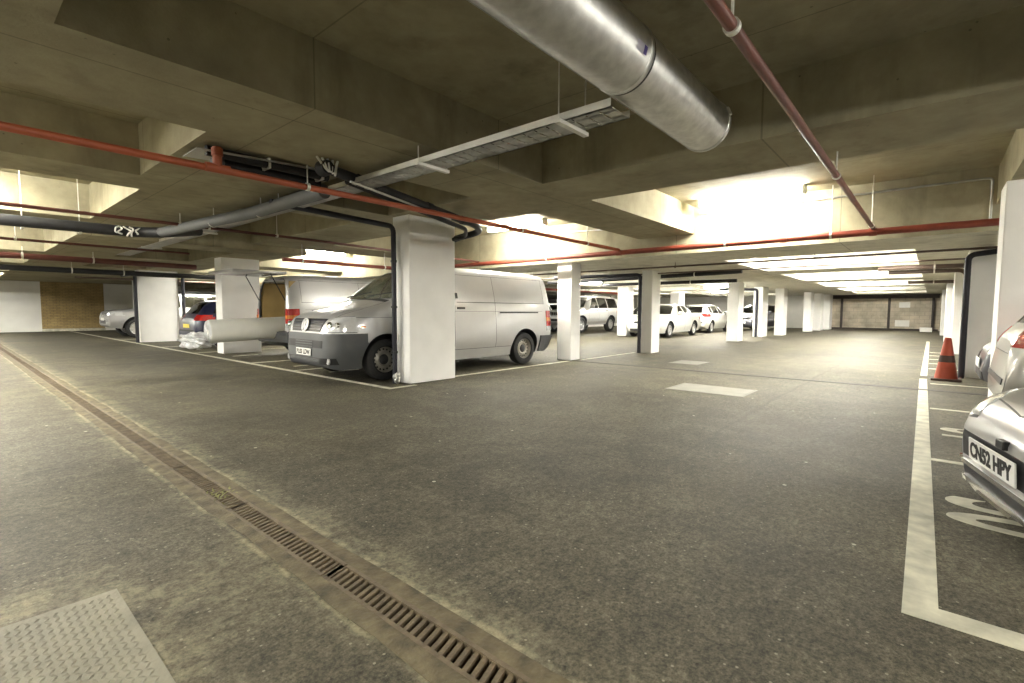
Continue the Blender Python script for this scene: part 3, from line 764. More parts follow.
def body_loft(c, nst=64):
    """c: profile curves along the length (front at x = 0, rear at x = L); one closed skin"""
    L = c['L']
    ends = [0, .008, .025, .05, .085, .13, .19, .27, .36]
    xs = sorted(set([round(float(v), 4) for v in np.linspace(0, L, nst)]+ends+[round(L-e, 4) for e in ends]))
    K = {k: pchip(c[k], xs) for k in ('zt', 'zb', 'zbelt', 'zm', 'wb', 'wm', 'wbelt', 'wt', 'r', 'crown')}
    bm = bmesh.new(); rings = []
    for i, x in enumerate(xs):
        zt, zb, zbe, zm, wb, wm, wbe, wt, r, cr = [float(K[k][i]) for k in ('zt', 'zb', 'zbelt', 'zm', 'wb', 'wm', 'wbelt', 'wt', 'r', 'crown')]
        zc = zt-cr
        zm = min(max(zm, zb+.03), zc-.04); zbe = min(max(zbe, zm+.015), zc-.015)
        r = min(r, .45*(zc-zb), .45*wt)
        prof = [(zb, wb), (zm, wm), (zbe, wbe), (zc, wt)]
        z1 = zc-r*.9
        zz = np.linspace(zb, z1, 20); ww = pchip(prof, zz)
        half = [(wb*t, zb) for t in (0, .5, .85)]+[(float(w), float(z)) for w, z in zip(ww, zz)]
        pa = half[-1]; yb = wt-r; pb = (yb, zt-cr*(yb/wt)**2)
        for t in (.2, .4, .6, .8):
            half.append((pa[0]*(1-t)**2+wt*2*t*(1-t)+pb[0]*t*t, pa[1]*(1-t)**2+zc*2*t*(1-t)+pb[1]*t*t))
        for t in (1, .8, .6, .4, .2, 0):
            y = yb*t; half.append((y, zt-cr*(y/wt)**2))
        ring = [bm.verts.new((x, y, z)) for y, z in half]+[bm.verts.new((x, -y, z)) for y, z in half[-2:0:-1]]
        rings.append(ring)
    n = len(rings[0])
    for A, B in zip(rings, rings[1:]):
        for k in range(n): bm.faces.new((A[k], A[(k+1) % n], B[(k+1) % n], B[k]))
    for ring, x in ((rings[0], 0), (rings[-1], L)):
        m = bm.verts.new((x, 0, sum(v.co.z for v in ring)/n))
        for k in range(n): bm.faces.new((ring[k], ring[(k+1) % n], m))
    bmesh.ops.recalc_face_normals(bm, faces=bm.faces[:])
    return bm

def arches(bm, cuts, hw, depth=.34):
    """cut wheel wells: cuts = [(x, z, r)]; wells take material slot 1"""
    me = bpy.data.meshes.new('b'); bm.to_mesh(me); bm.free()
    me.materials.append(M['seam']); me.materials.append(M['trim'])
    o = bpy.data.objects.new('b', me); COL.objects.link(o); tmp = [o]
    for x, z, r in cuts:
        for s in (-1, 1):
            cb = bmesh.new(); y0, y1 = s*(hw-depth), s*(hw+.3)
            lathe(cb, [(0, y0), (r, y0), (r, y1), (0, y1)], 'y', 40, (x, 0, z))
            box(cb, x-r*.985, x+r*.985, min(y0, y1), max(y0, y1), -.3, z) if False else None
            bmesh.ops.recalc_face_normals(cb, faces=cb.faces[:])
            for f in cb.faces: f.material_index = 1
            cm = bpy.data.meshes.new('c'); cb.to_mesh(cm); cb.free(); cm.materials.append(M['seam']); cm.materials.append(M['trim'])
            co = bpy.data.objects.new('c', cm); COL.objects.link(co); tmp.append(co)
            md = o.modifiers.new('w', 'BOOLEAN'); md.operation = 'DIFFERENCE'; md.object = co; md.solver = 'EXACT'
    dg = bpy.context.evaluated_depsgraph_get(); dg.update()
    r = bmesh.new(); r.from_mesh(bpy.data.meshes.new_from_object(o.evaluated_get(dg)))
    for q in tmp:
        m_ = q.data; bpy.data.objects.remove(q); bpy.data.meshes.remove(m_)
    return r

def thicken(bm, t):
    """a plain shell: a second sheet pushed back along the vertex normals, joined at the rim"""
    bm.normal_update()
    fs = bm.faces[:]; vm = {v: bm.verts.new(v.co-v.normal*t) for v in bm.verts[:]}
    rim = [e for e in bm.edges if len(e.link_faces) == 1]
    rim = [(e.link_loops[0].vert, e.link_loops[0].link_loop_next.vert) for e in rim]
    for f in fs: bm.faces.new([vm[v] for v in reversed(f.verts)])
    for a, b_ in rim:
        try: bm.faces.new((b_, a, vm[a], vm[b_]))
        except ValueError: pass

AX = {'front': (1, 2, 0, -1), 'rear': (1, 2, 0, 1), 'left': (0, 2, 1, 1), 'right': (0, 2, 1, -1), 'top': (0, 1, 2, 1)}
def region(bm, poly, side, nmin=.12, lim=None, remove=False, off=.004, thick=.006):
    """the skin inside a convex 2-D outline seen from one side, as a bmesh of its own; cut out of the skin if remove"""
    a, b_, d, sg = AX[side]
    src = bm if remove else bm.copy()
    src.faces.ensure_lookup_table()
    pts = [Vector(p) for p in poly]; cx = sum((p for p in pts), Vector((0, 0)))/len(pts)
    lo = [min(p[i] for p in pts)-.001 for i in (0, 1)]; hi = [max(p[i] for p in pts)+.001 for i in (0, 1)]
    def cand():
        out = []
        for f in src.faces:
            if f.normal[d]*sg < nmin or f.material_index == 1: continue
            va = [v.co[a] for v in f.verts]; vb = [v.co[b_] for v in f.verts]
            if max(va) < lo[0] or min(va) > hi[0] or max(vb) < lo[1] or min(vb) > hi[1]: continue
            if lim and not (lim[0] <= f.calc_center_median()[lim[2] if len(lim) > 2 else d] <= lim[1]): continue
            out.append(f)
        return out
    n = len(pts)
    for i in range(n):
        p, q = pts[i], pts[(i+1) % n]; e = q-p; nn = Vector((e.y, -e.x)).normalized()
        co = Vector((0, 0, 0)); no = Vector((0, 0, 0)); co[a], co[b_] = p; no[a], no[b_] = nn
        fs = cand()
        if not fs: break
        gs = set(fs)
        for f in fs: gs.update(f.edges); gs.update(f.verts)
        bmesh.ops.bisect_plane(src, geom=list(gs), plane_co=co, plane_no=no, dist=1e-5)
    inside = []
    for f in cand():
        c = f.calc_center_median(); c2 = Vector((c[a], c[b_])); ok = True
        for i in range(n):
            p, q = pts[i], pts[(i+1) % n]; e = q-p; nn = Vector((e.y, -e.x))
            if nn.dot(cx-p) > 0: nn = -nn
            if nn.dot(c2-p) > 1e-6: ok = False; break
        if ok: inside.append(f)
    out = bmesh.new(); vm = {}
    for f in inside:
        vs = []
        for v in f.verts:
            if v not in vm: vm[v] = out.verts.new(v.co); vm[v].normal = v.normal
            vs.append(vm[v])
        try: out.faces.new(vs)
        except ValueError: pass
    nrm = {vm[v]: v.normal.copy() for v in vm}
    for v, nn in nrm.items(): v.co += nn*off
    if remove: bmesh.ops.delete(src, geom=inside, context='FACES')
    else: src.free()
    if thick and out.faces:
        bmesh.ops.recalc_face_normals(out, faces=out.faces[:])
        s = sum((f.normal[d]*sg for f in out.faces))
        if s < 0: bmesh.ops.reverse_faces(out, faces=out.faces[:])
        bmesh.ops.dissolve_degenerate(out, edges=out.edges[:], dist=1e-4)
        thicken(out, thick)
    return out

def mir(poly): return [(-x, y) for x, y in poly]
def rect(x0, x1, y0, y1): return [(x0, y0), (x1, y0), (x1, y1), (x0, y1)]

def wheel(parent, x, y, r, w, style, rimm):
    s = 1 if y > 0 else -1
    R, W = r, w/2
    rr = r*.66 if style != 'steel' else r*.62
    tb = lathe(bmesh.new(), [(rr, -W*.85), (rr+.02, -W), (R-.05, -W), (R-.012, -W*.82), (R, -W*.55), (R, W*.55), (R-.012, W*.82), (R-.05, W), (rr+.02, W), (rr, W*.85)], 'y', 40)
    t = build('wheel', tb, M['rubber'], parent, True); t.location = (x, y, r)
    def sy(v): return s*v
    if style == 'steel':
        prof = [(0, .055), (.055, .055), (.062, .035), (.075, .03), (.10, .045), (.115, .05), (.13, .035), (rr*.90, .02), (rr*.96, .045), (rr+.005, .085), (rr+.005, -.05), (0, -.05)]
        rb = lathe(bmesh.new(), [(a, sy(h)) for a, h in prof], 'y', 40)
        rim = build('rim', rb, M[rimm], t, True)
        for k in range(16):
            a = 2*PI*k/16; q = (rr*.80); hb = bmesh.new()
            lathe(hb, [(0, sy(.0265)), (.016, sy(.0265)), (.016, sy(.0)), (0, sy(.0))], 'y', 10, (q*math.cos(a), sy(.006), q*math.sin(a)))
            build('vent_hole', hb, M['trim'], t, True)
        build('hub_cap', lathe(bmesh.new(), [(0, sy(.062)), (.05, sy(.060)), (.068, sy(.05)), (.085, sy(.04)), (.085, sy(.02)), (0, sy(.02))], 'y', 24), M['trim'], t, True)
    else:
        rb = lathe(bmesh.new(), [(a, sy(h)) for a, h in [(rr-.03, -.06), (rr-.03, .05), (rr-.012, .075), (rr+.004, .085), (rr+.004, -.06), (rr-.03, -.06)]], 'y', 40)
        lathe(rb, [(a, sy(h)) for a, h in [(0, .06), (.045, .058), (.065, .045), (.065, 0), (0, 0)]], 'y', 24)
        n = 5 if style == 'five' else 9
        for k in range(n):
            g = box(bmesh.new(), .04, rr-.015, -.028 if n == 5 else -.013, .028 if n == 5 else .013, -.012, .012, bev=.006)
            xf(g, Matrix.Translation((0, 0, .04)))
            xf(g, Matrix(((1, 0, 0, 0), (0, 0, s, 0), (0, 1, 0, 0), (0, 0, 0, 1))))
            xf(g, Matrix.Rotation(2*PI*k/n+.3, 4, 'Y'))
            me = bpy.data.meshes.new('t'); g.to_mesh(me); g.free(); rb.from_mesh(me); bpy.data.meshes.remove(me)
        build('rim', rb, M[rimm], t, True)
        build('brake_disc', lathe(bmesh.new(), [(0, sy(.0)), (rr*.8, sy(.0)), (rr*.8, sy(-.02)), (0, sy(-.02))], 'y', 24), M['steel_dull'], t, True)
    return t

def plate(parent, o, ex, ez, s, m, w=.52, h=.111):
    """number plate: o centre, ex reading direction, ez up"""
    ex, ez = Vector(ex).normalized(), Vector(ez).normalized(); ey = ez.cross(ex)
    bm = BX(-w/2, w/2, -h/2, h/2, -.004, .004, bev=.003)
    p = build('number_plate', xf(bm, basis(o, ex, ez, -ey if False else ex.cross(ez))), M[m], parent)
    if s:
        tb = text_bm(s, .092, .0035, .001)
        co = [v.co.x for v in tb.verts]; k = (w*.90)/(max(co)-min(co)); yy = [v.co.y for v in tb.verts]; ky = .079/(max(yy)-min(yy)); y0 = (max(yy)+min(yy))/2; x0 = (max(co)+min(co))/2
        for v in tb.verts: v.co.x = (v.co.x-x0)*k; v.co.y = (v.co.y-y0)*ky
        xf(tb, basis(Vector(o)+ex.cross(ez)*.005, ex, ez, ex.cross(ez)))
        build('lettering', tb, M['ink'], p)
    return p

def mirror(parent, x, y, z, m, sz=1.):
    s = 1 if y > 0 else -1
    bm = bmesh.new(); g = box(bm, x-.05*sz, x+.06*sz, min(y, y+s*.2*sz), max(y, y+s*.2*sz), z, z+.16*sz, bev=.035*sz, seg=3)
    sweep(bm, [(x+.03, y-s*.05, z+.02), (x+.02, y+s*.05, z+.05)], .025, 8)
    o = build('door_mirror', bm, M[m], parent, True)
    build('mirror_glass', BX(x+.062*sz, x+.066*sz, min(y+s*.025*sz, y+s*.175*sz), max(y+s*.025*sz, y+s*.175*sz), z+.025*sz, z+.135*sz), M['chrome'], o)

def seat(parent, x, y, z, hb=.62, w=.5):
    bm = bmesh.new(); box(bm, x-.25, x+.25, y-w/2, y+w/2, z, z+.16, bev=.05)
    g = box(bmesh.new(), -.06, .06, -w/2, w/2, 0, hb, bev=.05); xf(g, Matrix.Translation((x+.24, y, z+.1)) @ Matrix.Rotation(.22, 4, 'Y'))
    me = bpy.data.meshes.new('t'); g.to_mesh(me); g.free(); bm.from_mesh(me)
    g = box(bmesh.new(), -.045, .045, -.13, .13, hb+.03, hb+.20, bev=.04); xf(g, Matrix.Translation((x+.24, y, z+.1)) @ Matrix.Rotation(.22, 4, 'Y'))
    me = bpy.data.meshes.new('t'); g.to_mesh(me); g.free(); bm.from_mesh(me)
    build('seat', bm, M['inside'], parent, True)

KD = dict(r=[(0, .06)], crown=[(0, .03)])
def prof(L, W, zt, zb, zbelt, zm, wt, wnose=.60, wtail=.80, wroll=0., **k):
    h = W/2
    wm = [(0, h*wnose), (.03, h*(wnose+.10)), (.10, h*(wnose+.21)), (.25, h*.93), (.55, h*.985), (.9, h), (L-.8, h), (L-.35, h*.985), (L-.12, h*.95), (L-.03, h*(wtail+.05)), (L, h*wtail)]
    sc = lambda f: [(x, v*f) for x, v in wm]
    d = dict(L=L, zt=zt, zb=zb, zbelt=zbelt, zm=zm, wm=wm, wb=sc(.90), wbelt=sc(.965), wt=wt)
    d.update(KD); d.update(k); return d

VANP = prof(5.29, 1.904,
    zt=[(0, .62), (.012, .74), (.04, .88), (.10, 1.00), (.20, 1.075), (.60, 1.19), (1.02, 1.31), (1.10, 1.345), (1.40, 1.56), (1.75, 1.80), (2.0, 1.905), (2.4, 1.955), (3.0, 1.97), (4.5, 1.965), (5.05, 1.93), (5.19, 1.87), (5.25, 1.70), (5.275, 1.3), (5.29, .8)],
    zb=[(0, .34), (.05, .27), (.2, .22), (4.9, .24), (5.29, .38)], zbelt=[(0, .55), (.05, .74), (.15, .92), (1.1, 1.12), (1.7, 1.16), (5.29, 1.16)],
    zm=[(0, .46), (.3, .55), (5.29, .62)],
    wt=[(0, .55), (.04, .63), (.12, .70), (.3, .755), (1.05, .80), (1.45, .775), (1.8, .755), (2.3, .745), (4.9, .74), (5.2, .70), (5.29, .66)],
    wnose=.62, wtail=.86, r=[(0, .05), (1.1, .06), (2, .10), (5.1, .12), (5.29, .1)], crown=[(0, .04), (1.2, .05), (2.2, .03), (5.29, .03)])
HATP = prof(4.0, 1.70,
    zt=[(0, .46), (.015, .54), (.05, .62), (.14, .70), (.5, .82), (.95, .91), (1.05, .94), (1.4, 1.17), (1.75, 1.36), (2.1, 1.44), (2.5, 1.46), (3.1, 1.44), (3.45, 1.39), (3.62, 1.30), (3.86, 1.0), (3.95, .86), (4.0, .55)],
    zb=[(0, .28), (.2, .20), (3.7, .22), (4.0, .34)], zbelt=[(0, .44), (.15, .62), (1., .84), (1.6, .90), (3.4, .95), (3.8, .92), (4.0, .5)], zm=[(0, .38), (.3, .5), (4, .55)],
    wt=[(0, .5), (.15, .60), (1., .70), (1.4, .64), (1.9, .585), (3.2, .56), (3.6, .55), (3.86, .60), (4., .6)], wnose=.58, wtail=.80, r=[(0, .05), (1, .06), (2, .10), (4, .08)])
SEDP = prof(4.6, 1.78,
    zt=[(0, .44), (.015, .54), (.05, .62), (.14, .69), (.6, .82), (1.15, .91), (1.3, .95), (1.65, 1.16), (2.0, 1.34), (2.35, 1.41), (2.8, 1.42), (3.15, 1.37), (3.5, 1.22), (3.85, 1.04), (4.0, 1.00), (4.4, .97), (4.52, .92), (4.58, .75), (4.6, .55)],
    zb=[(0, .27), (.2, .19), (4.3, .22), (4.6, .34)], zbelt=[(0, .44), (.15, .6), (1.2, .84), (2, .89), (4.2, .90), (4.6, .5)], zm=[(0, .36), (.3, .48), (4.6, .52)],
    wt=[(0, .52), (.15, .62), (1.2, .74), (1.6, .67), (2.1, .60), (3., .57), (3.5, .60), (3.9, .70), (4.5, .70), (4.6, .62)], wnose=.60, wtail=.78, r=[(0, .05), (1.2, .06), (2.2, .10), (4, .06), (4.6, .05)])
SUVP = prof(4.85, 1.90,
    zt=[(0, .75), (.012, .90), (.04, 1.0), (.12, 1.07), (.6, 1.13), (1.2, 1.18), (1.32, 1.23), (1.6, 1.50), (1.85, 1.70), (2.1, 1.79), (2.5, 1.84), (4.2, 1.82), (4.55, 1.78), (4.70, 1.68), (4.80, 1.2), (4.85, .8)],
    zb=[(0, .52), (.1, .44), (.4, .38), (4.4, .40), (4.85, .52)], zbelt=[(0, .68), (.1, .92), (1.2, 1.08), (2, 1.12), (4.85, 1.12)], zm=[(0, .62), (.3, .72), (4.85, .76)],
    wt=[(0, .66), (.12, .73), (1.2, .80), (1.6, .74), (2.0, .70), (4.4, .68), (4.75, .68), (4.85, .66)], wnose=.74, wtail=.86, r=[(0, .05), (1.2, .06), (2.2, .10), (4.85, .08)])
COUP = prof(4.35, 1.76,
    zt=[(0, .44), (.02, .50), (.06, .555), (.16, .62), (.45, .72), (.9, .83), (1.25, .90), (1.6, 1.08), (2.05, 1.27), (2.4, 1.32), (2.8, 1.30), (3.4, 1.16), (3.9, 1.0), (4.2, .93), (4.32, .8), (4.35, .55)],
    zb=[(0, .16), (.06, .12), (.2, .11), (4.1, .20), (4.35, .34)], zbelt=[(0, .40), (.06, .47), (.16, .53), (.45, .62), (1.2, .80), (2, .85), (4.35, .6)], zm=[(0, .34), (.3, .42), (4.35, .5)],
    wt=[(0, .42), (.06, .5), (.16, .56), (.45, .64), (1.2, .70), (1.6, .64), (2.1, .56), (3., .53), (3.9, .62), (4.35, .55)], wnose=.50, wtail=.75, r=[(0, .06), (.5, .07), (2.2, .10), (4.35, .06)])
COUP['wb'] = [(x, v*.80) for x, v in COUP['wm']]

def vehicle(P, label, cat, name, loc, rz, sc, paint, wheels, arch, style, rimm, group=None):
    root = tag(empty(name, loc, rz, sc), label, cat, group)
    xf_, xr, r, tw = wheels; hw = P['wm'][5][1]
    bm = body_loft(P); bm = arches(bm, [(xf_, r+.01, arch), (xr, r+.01, arch)], hw)
    for x in (xf_, xr):
        for s in (1, -1): wheel(root, x, s*(hw-tw/2-.03), r, tw, style, rimm)
    return root, bm

def done(root, bm, paint, name='body'):
    # close the underside look: the skin keeps the well lining on slot 1
    return build(name, bm, [M[paint], M['trim']], root, True)

def glassy(root, bm, items):
    for nm, side, poly, m, lim in items:
        g = region(bm, poly, side, .08, lim, True, -.006, .005)
        if g.faces: build(nm, g, M[m], root, True)
        else: g.free()

def patches(root, bm, items):
    out = []
    for nm, side, poly, m, off in items:
        g = region(bm, poly, side, .05, None, False, off, off+.004)
        if g.faces: out.append(build(nm, g, M[m], root, True))
        else: g.free(); print('EMPTY', root.name, nm, side); out.append(None)
    return out

def cabin(root, x0, x1, w, zf, zd, xd, rows, wheel_y):
    build('cabin_floor', BX(x0, x1, -w, w, zf-.03, zf), M['inside'], root)
    build('dashboard', BX(xd-.28, xd+.12, -w, w, zd-.35, zd, bev=.06), M['inside'], root)
    for x, n in rows:
        for y in ((-.36, .36) if n == 2 else (-.5, 0, .5)): seat(root, x, y, zf+.15, w=.48)
    st = lathe(bmesh.new(), [(.175, -.012), (.19, 0), (.175, .012), (.16, 0), (.175, -.012)], 'z', 24)
    box(st, -.17, .17, -.02, .02, -.008, .008); box(st, -.05, .05, -.05, .05, -.02, .015, bev=.01)
    xf(st, Matrix.Translation((xd+.24, wheel_y, zd+.02)) @ Matrix.Rotation(math.radians(-62), 4, 'Y'))
    build('steering_wheel', st, M['trim'], root, True)

def van_shell(label, loc, rz, sc, open_rear=False):
    root, bm = vehicle(VANP, label, 'van', 'delivery_van', loc, rz, sc, 'vansilver', (.92, 4.32, .338, .215), .415, 'steel', 'rim')
    # windscreen, cab doors
    glassy(root, bm, [('windscreen', 'front', [(-.72, 1.335), (.72, 1.335), (.60, 1.86), (-.60, 1.86)], 'glassclear', (1.0, 2.1)),
                      ('side_window', 'left', [(1.14, 1.23), (2.30, 1.27), (2.30, 1.76), (1.98, 1.78), (1.72, 1.735)], 'glassclear', None),
                      ('side_window', 'right', [(1.14, 1.23), (2.30, 1.27), (2.30, 1.76), (1.98, 1.78), (1.72, 1.735)], 'glassclear', None)])
    # unpainted bumper wrapping round to the wheel arch, taken off the skin itself
    bp = bmesh.new()
    for side, poly, nm in (('front', rect(-1.0, 1.0, .1, .775), .30), ('left', rect(0, .60, .1, .775), -.001), ('right', rect(0, .60, .1, .775), -.001), ('front', rect(-1, 1, .1, .775), -.2)):
        g = region(bm, poly, side, nm, (-.1, .60, 0), True, .006, 0)
        me = bpy.data.meshes.new('t'); g.to_mesh(me); g.free(); bp.from_mesh(me); bpy.data.meshes.remove(me)
    bmesh.ops.remove_doubles(bp, verts=bp.verts[:], dist=.004)
    bumper_src = bp.copy()
    bmesh.ops.recalc_face_normals(bumper_src, faces=bumper_src.faces[:])
    if sum(f.normal.x for f in bumper_src.faces) > 0: bmesh.ops.reverse_faces(bumper_src, faces=bumper_src.faces[:])
    bumper_src.normal_update()
    fb = build('front_bumper', bp, M['bumper'], root, True)
    if not open_rear:
        for nm, poly, m, off in (('upper_intake', rect(-.60, .60, .550, .665), 'trim', .004), ('lower_grille', rect(-.52, .52, .30, .40), 'seam', .003),
                                 ('lamp_recess', rect(.52, .80, .30, .40), 'trim', .004), ('lamp_recess', rect(-.80, -.52, .30, .40), 'trim', .004),
                                 ('bumper_moulding', rect(-.8, .8, .715, .735), 'bumper', .010)):
            g = region(bumper_src, poly, 'front', .05, None, False, off, .004)
            if g.faces: build(nm, g, M[m], fb, True)
            else: g.free()
        for z in (.565, .605, .645):
            g = region(bumper_src, rect(-.30, .30, z-.009, z+.009), 'front', .05, None, False, .009, .008)
            if g.faces: build('slat', g, M['bumper'], fb, True)
        for z in (.315, .335, .355, .375):
            g = region(bumper_src, rect(-.5, .5, z-.005, z+.005), 'front', .05, None, False, .008, .006)
            if g.faces: build('slat', g, M['bumper'], fb, True)
        for s in (1, -1):
            g = lathe(bmesh.new(), [(0, 0), (.045, .0), (.05, .02), (0, .03)], 'x', 20, (.035, s*.70, .35))
            build('fog_lamp', g, M['clearlamp'], fb, True)
        plate(root, (-.022, 0, .475), (0, -1, 0), (0, 0, 1), 'RL03 LDW', 'platewhite')
    # grille with slats and the round badge, headlamps
    gr = patches(root, bm, [('grille', 'front', [(-.50, .80), (.50, .80), (.575, 1.00), (-.575, 1.00)], 'trim', .004)])[0]
    for z in (.84, .885, .93, .975):
        k = .50+.075*(z-.80)/.2
        g = region(bm, rect(-k+.01, k-.01, z-.008, z+.008), 'front', .05, None, False, .012, .010)
        if g.faces: build('slat', g, M['darkcar'], gr, True)
    bd = lathe(bmesh.new(), [(.082, -.012), (.097, -.010), (.097, .008), (.082, .012), (.082, -.012)], 'x', 32)
    lathe(bd, [(0, .006), (.083, .006), (.083, .012), (0, .012)], 'x', 32, mi=1)
    def bar(p, q, t=.017):
        d = (Vector(q)-Vector(p)); a = math.atan2(d.y, d.x)
        g = box(bmesh.new(), -.010, .004, 0, d.length, -t/2, t/2)
        xf(g, Matrix.Rotation(a, 4, 'X')); xf(g, Matrix.Translation((0, p[0], p[1])))
        me = bpy.data.meshes.new('t'); g.to_mesh(me); g.free(); bd.from_mesh(me); bpy.data.meshes.remove(me)
    for s in (1, -1):
        bar((s*.036, .074), (s*.006, .012)); bar((s*.070, .048), (s*.036, -.072)); bar((s*.036, -.072), (s*.004, .004))
    xf(bd, Matrix.Scale(1.12, 4)); xf(bd, Matrix.Translation((.020, 0, .905)) @ Matrix.Rotation(math.radians(14), 4, 'Y'))
    build('badge', bd, [M['badge'], M['bumper']], gr, True)
    for s in (1, -1):
        pl = [(.60, .80), (.93, .80), (.93, 1.045), (.69, 1.02)]
        pl = pl if s > 0 else [(-a, b_) for a, b_ in pl][::-1]
        g = region(bm, pl, 'front', .04, (-.1, .42, 0), False, .005, .008)
        h = build('headlamp', g, M['lamp'], root, True)
        c0 = sum(a for a, b_ in pl)/4, sum(b_ for a, b_ in pl)/4
        g = region(bm, [(c0[0]+(a-c0[0])*1.06, c0[1]+(b_-c0[1])*1.08) for a, b_ in pl], 'front', .04, (-.1, .45, 0), False, .0015, .003)
        build('headlamp_seal', g, M['trim'], h, True)
        for yy, rr in ((.71, .045), (.81, .038)):
            x = .10 if yy < .75 else .17
            build('reflector', lathe(bmesh.new(), [(rr*.5, .012), (rr, -.012), (rr+.006, -.012), (rr+.006, .02), (rr*.5, .02)], 'x', 20, (x-.03, s*yy, .905)), M['chrome'], h, True)
    # scuttle, bonnet shut line, wipers
    patches(root, bm, [('scuttle', 'top', rect(1.03, 1.105, -.74, .74), 'trim', .004),
                       ('bonnet_line', 'top', rect(.16, 1.03, .715, .722), 'seam', .0015), ('bonnet_line', 'top', rect(.16, 1.03, -.722, -.715), 'seam', .0015),
                       ('bonnet_crease', 'top', [(.2, .50), (1.0, .60), (1.0, .61), (.2, .51)], 'vansilver', .005), ('bonnet_crease', 'top', [(.2, -.50), (1.0, -.60), (1.0, -.61), (.2, -.51)], 'vansilver', .005)])
    for a, b_ in (((1.10, .62, 1.372), (1.22, -.02, 1.462)), ((1.10, -.08, 1.385), (1.22, -.64, 1.44))):
        build('wiper', SW([a, b_], .009, 6), M['trim'], root, True)
    for s, sd in ((1, 'left'), (-1, 'right')):
        it = [('shut_line', sd, rect(1.20, 1.207, .42, 1.2), 'seam', .0012), ('shut_line', sd, rect(2.36, 2.368, .36, 1.80), 'seam', .0012),
              ('shut_line', sd, rect(3.43, 3.437, .42, 1.80), 'seam', .0012),
              ('waist_line', sd, rect(2.44, 4.98, 1.285, 1.298), 'seam', .0015), ('body_line', sd, rect(1.2, 4.9, 1.12, 1.125), 'seam', .001),
              ('sill_line', sd, rect(1.36, 3.9, .412, .420), 'seam', .0012), ('roof_line', sd, rect(2.4, 5.0, 1.80, 1.806), 'seam', .001),
              ('shut_line', sd, rect(4.965, 4.972, 1.29, 1.80), 'seam', .001), ('wing_line', sd, rect(.35, 1.2, 1.02, 1.026), 'seam', .001),
              ('slider_rail', sd, rect(3.55, 4.75, 1.085, 1.113), 'trim', .004), ('door_handle', sd, rect(2.44, 2.62, 1.165, 1.20), 'trim', .018),
              ('door_handle', sd, rect(2.12, 2.30, 1.165, 1.20), 'trim', .018), ('side_repeater', sd, rect(.48, .56, .86, .89), 'amber', .005)]
        if s < 0: it.append(('fuel_flap', sd, rect(2.42, 2.47, 1.36, 1.46), 'trim', .01))
        patches(root, bm, it)
        mirror(root, 1.62, s*.93, 1.20, 'bumper', 1.25)
    cabin(root, .9, 2.5, .80, .62, 1.26, 1.28, [(1.95, 2)], -.40)
    build('bulkhead', BX(2.55, 2.58, -.72, .72, .5, 1.88), M['paper'] if not open_rear else M['ply'], root)
    # rear bumper
    rb = region(bm, rect(-1, 1, .2, .60), 'rear', .05, (5.0, 5.5, 0), False, .03, .05)
    for sd in ('left', 'right'):
        g = region(bm, rect(4.80, 5.24, .26, .60), sd, .05, None, False, .03, .04)
        me = bpy.data.meshes.new('t'); g.to_mesh(me); g.free(); rb.from_mesh(me); bpy.data.meshes.remove(me)
    build('rear_bumper', rb, M['bumper'], root, True)
    for s, sd in ((1, 'left'), (-1, 'right')):
        for z0, z1, m in ((.70, .80, 'clearlamp'), (.80, .91, 'redlamp'), (.91, .99, 'amber'), (.99, 1.14, 'redlamp')):
            g = region(bm, rect(.74, .97, z0, z1) if s > 0 else rect(-.97, -.74, z0, z1), 'rear', .03, (5.05, 5.5, 0), False, .012, .012)
            g2 = region(bm, rect(5.12, 5.29, z0, z1), sd, .05, None, False, .012, .012)
            me = bpy.data.meshes.new('t'); g2.to_mesh(me); g2.free(); g.from_mesh(me); bpy.data.meshes.remove(me)
            if g.faces: build('tail_lamp', g, M[m], root, True)
    if open_rear:
        g = region(bm, [(-.70, .52), (.70, .52), (.70, 1.60), (.60, 1.80), (-.60, 1.80), (-.70, 1.60)], 'rear', .05, (5.0, 5.5, 0), True, 0, 0); g.free()
        rim_ = bmesh.new(); sweep(rim_, fillet([(5.27, -.71, .55), (5.262, -.71, 1.2), (5.23, -.70, 1.58), (5.19, -.58, 1.83), (5.19, .58, 1.83), (5.23, .70, 1.58), (5.262, .71, 1.2), (5.27, .71, .55)], .12), .022, 8)
        build('door_seal', rim_, M['trim'], root, True)
        bx = bmesh.new()
        box(bx, 2.6, 5.20, .74, .76, .52, 1.78); box(bx, 2.6, 5.20, -.76, -.74, .52, 1.78); box(bx, 2.6, 5.20, -.76, .76, .50, .52)
        build('plywood_lining', bx, M['ply'], root)
        tgl = bmesh.new(); box(tgl, 5.22, 6.38, -.72, .72, 1.93, 1.99, bev=.02)
        tg = build('tailgate', tgl, M['vansilver'], root, True)
        build('tailgate_glass', BX(5.35, 5.85, -.56, .56, 1.925, 1.932), M['glassdark'], tg)
        for s in (1, -1): build('gas_strut', SW([(5.25, s*.70, 1.30), (5.58, s*.68, 1.93)], .012, 8), M['trim'], root, True)
    else:
        glassy(root, bm, [('rear_window', 'rear', [(-.62, 1.22), (.62, 1.22), (.55, 1.74), (-.55, 1.74)], 'glassdark', (4.9, 5.4))])
        patches(root, bm, [('shut_line', 'rear', rect(-.004, .004, .62, 1.85), 'seam', .002)])
    done(root, bm, 'vansilver')
    return root

van = van_shell('silver panel van with a grey bumper, nose toward the left aisle behind the wide column', (3.51, 7.08, 0), math.radians(-2.4), .925)
van2 = van_shell('silver van seen from behind with its tailgate raised, loaded with the grey roll', (4.85+5.29*.94, 11.30, 0), PI, .94, True)

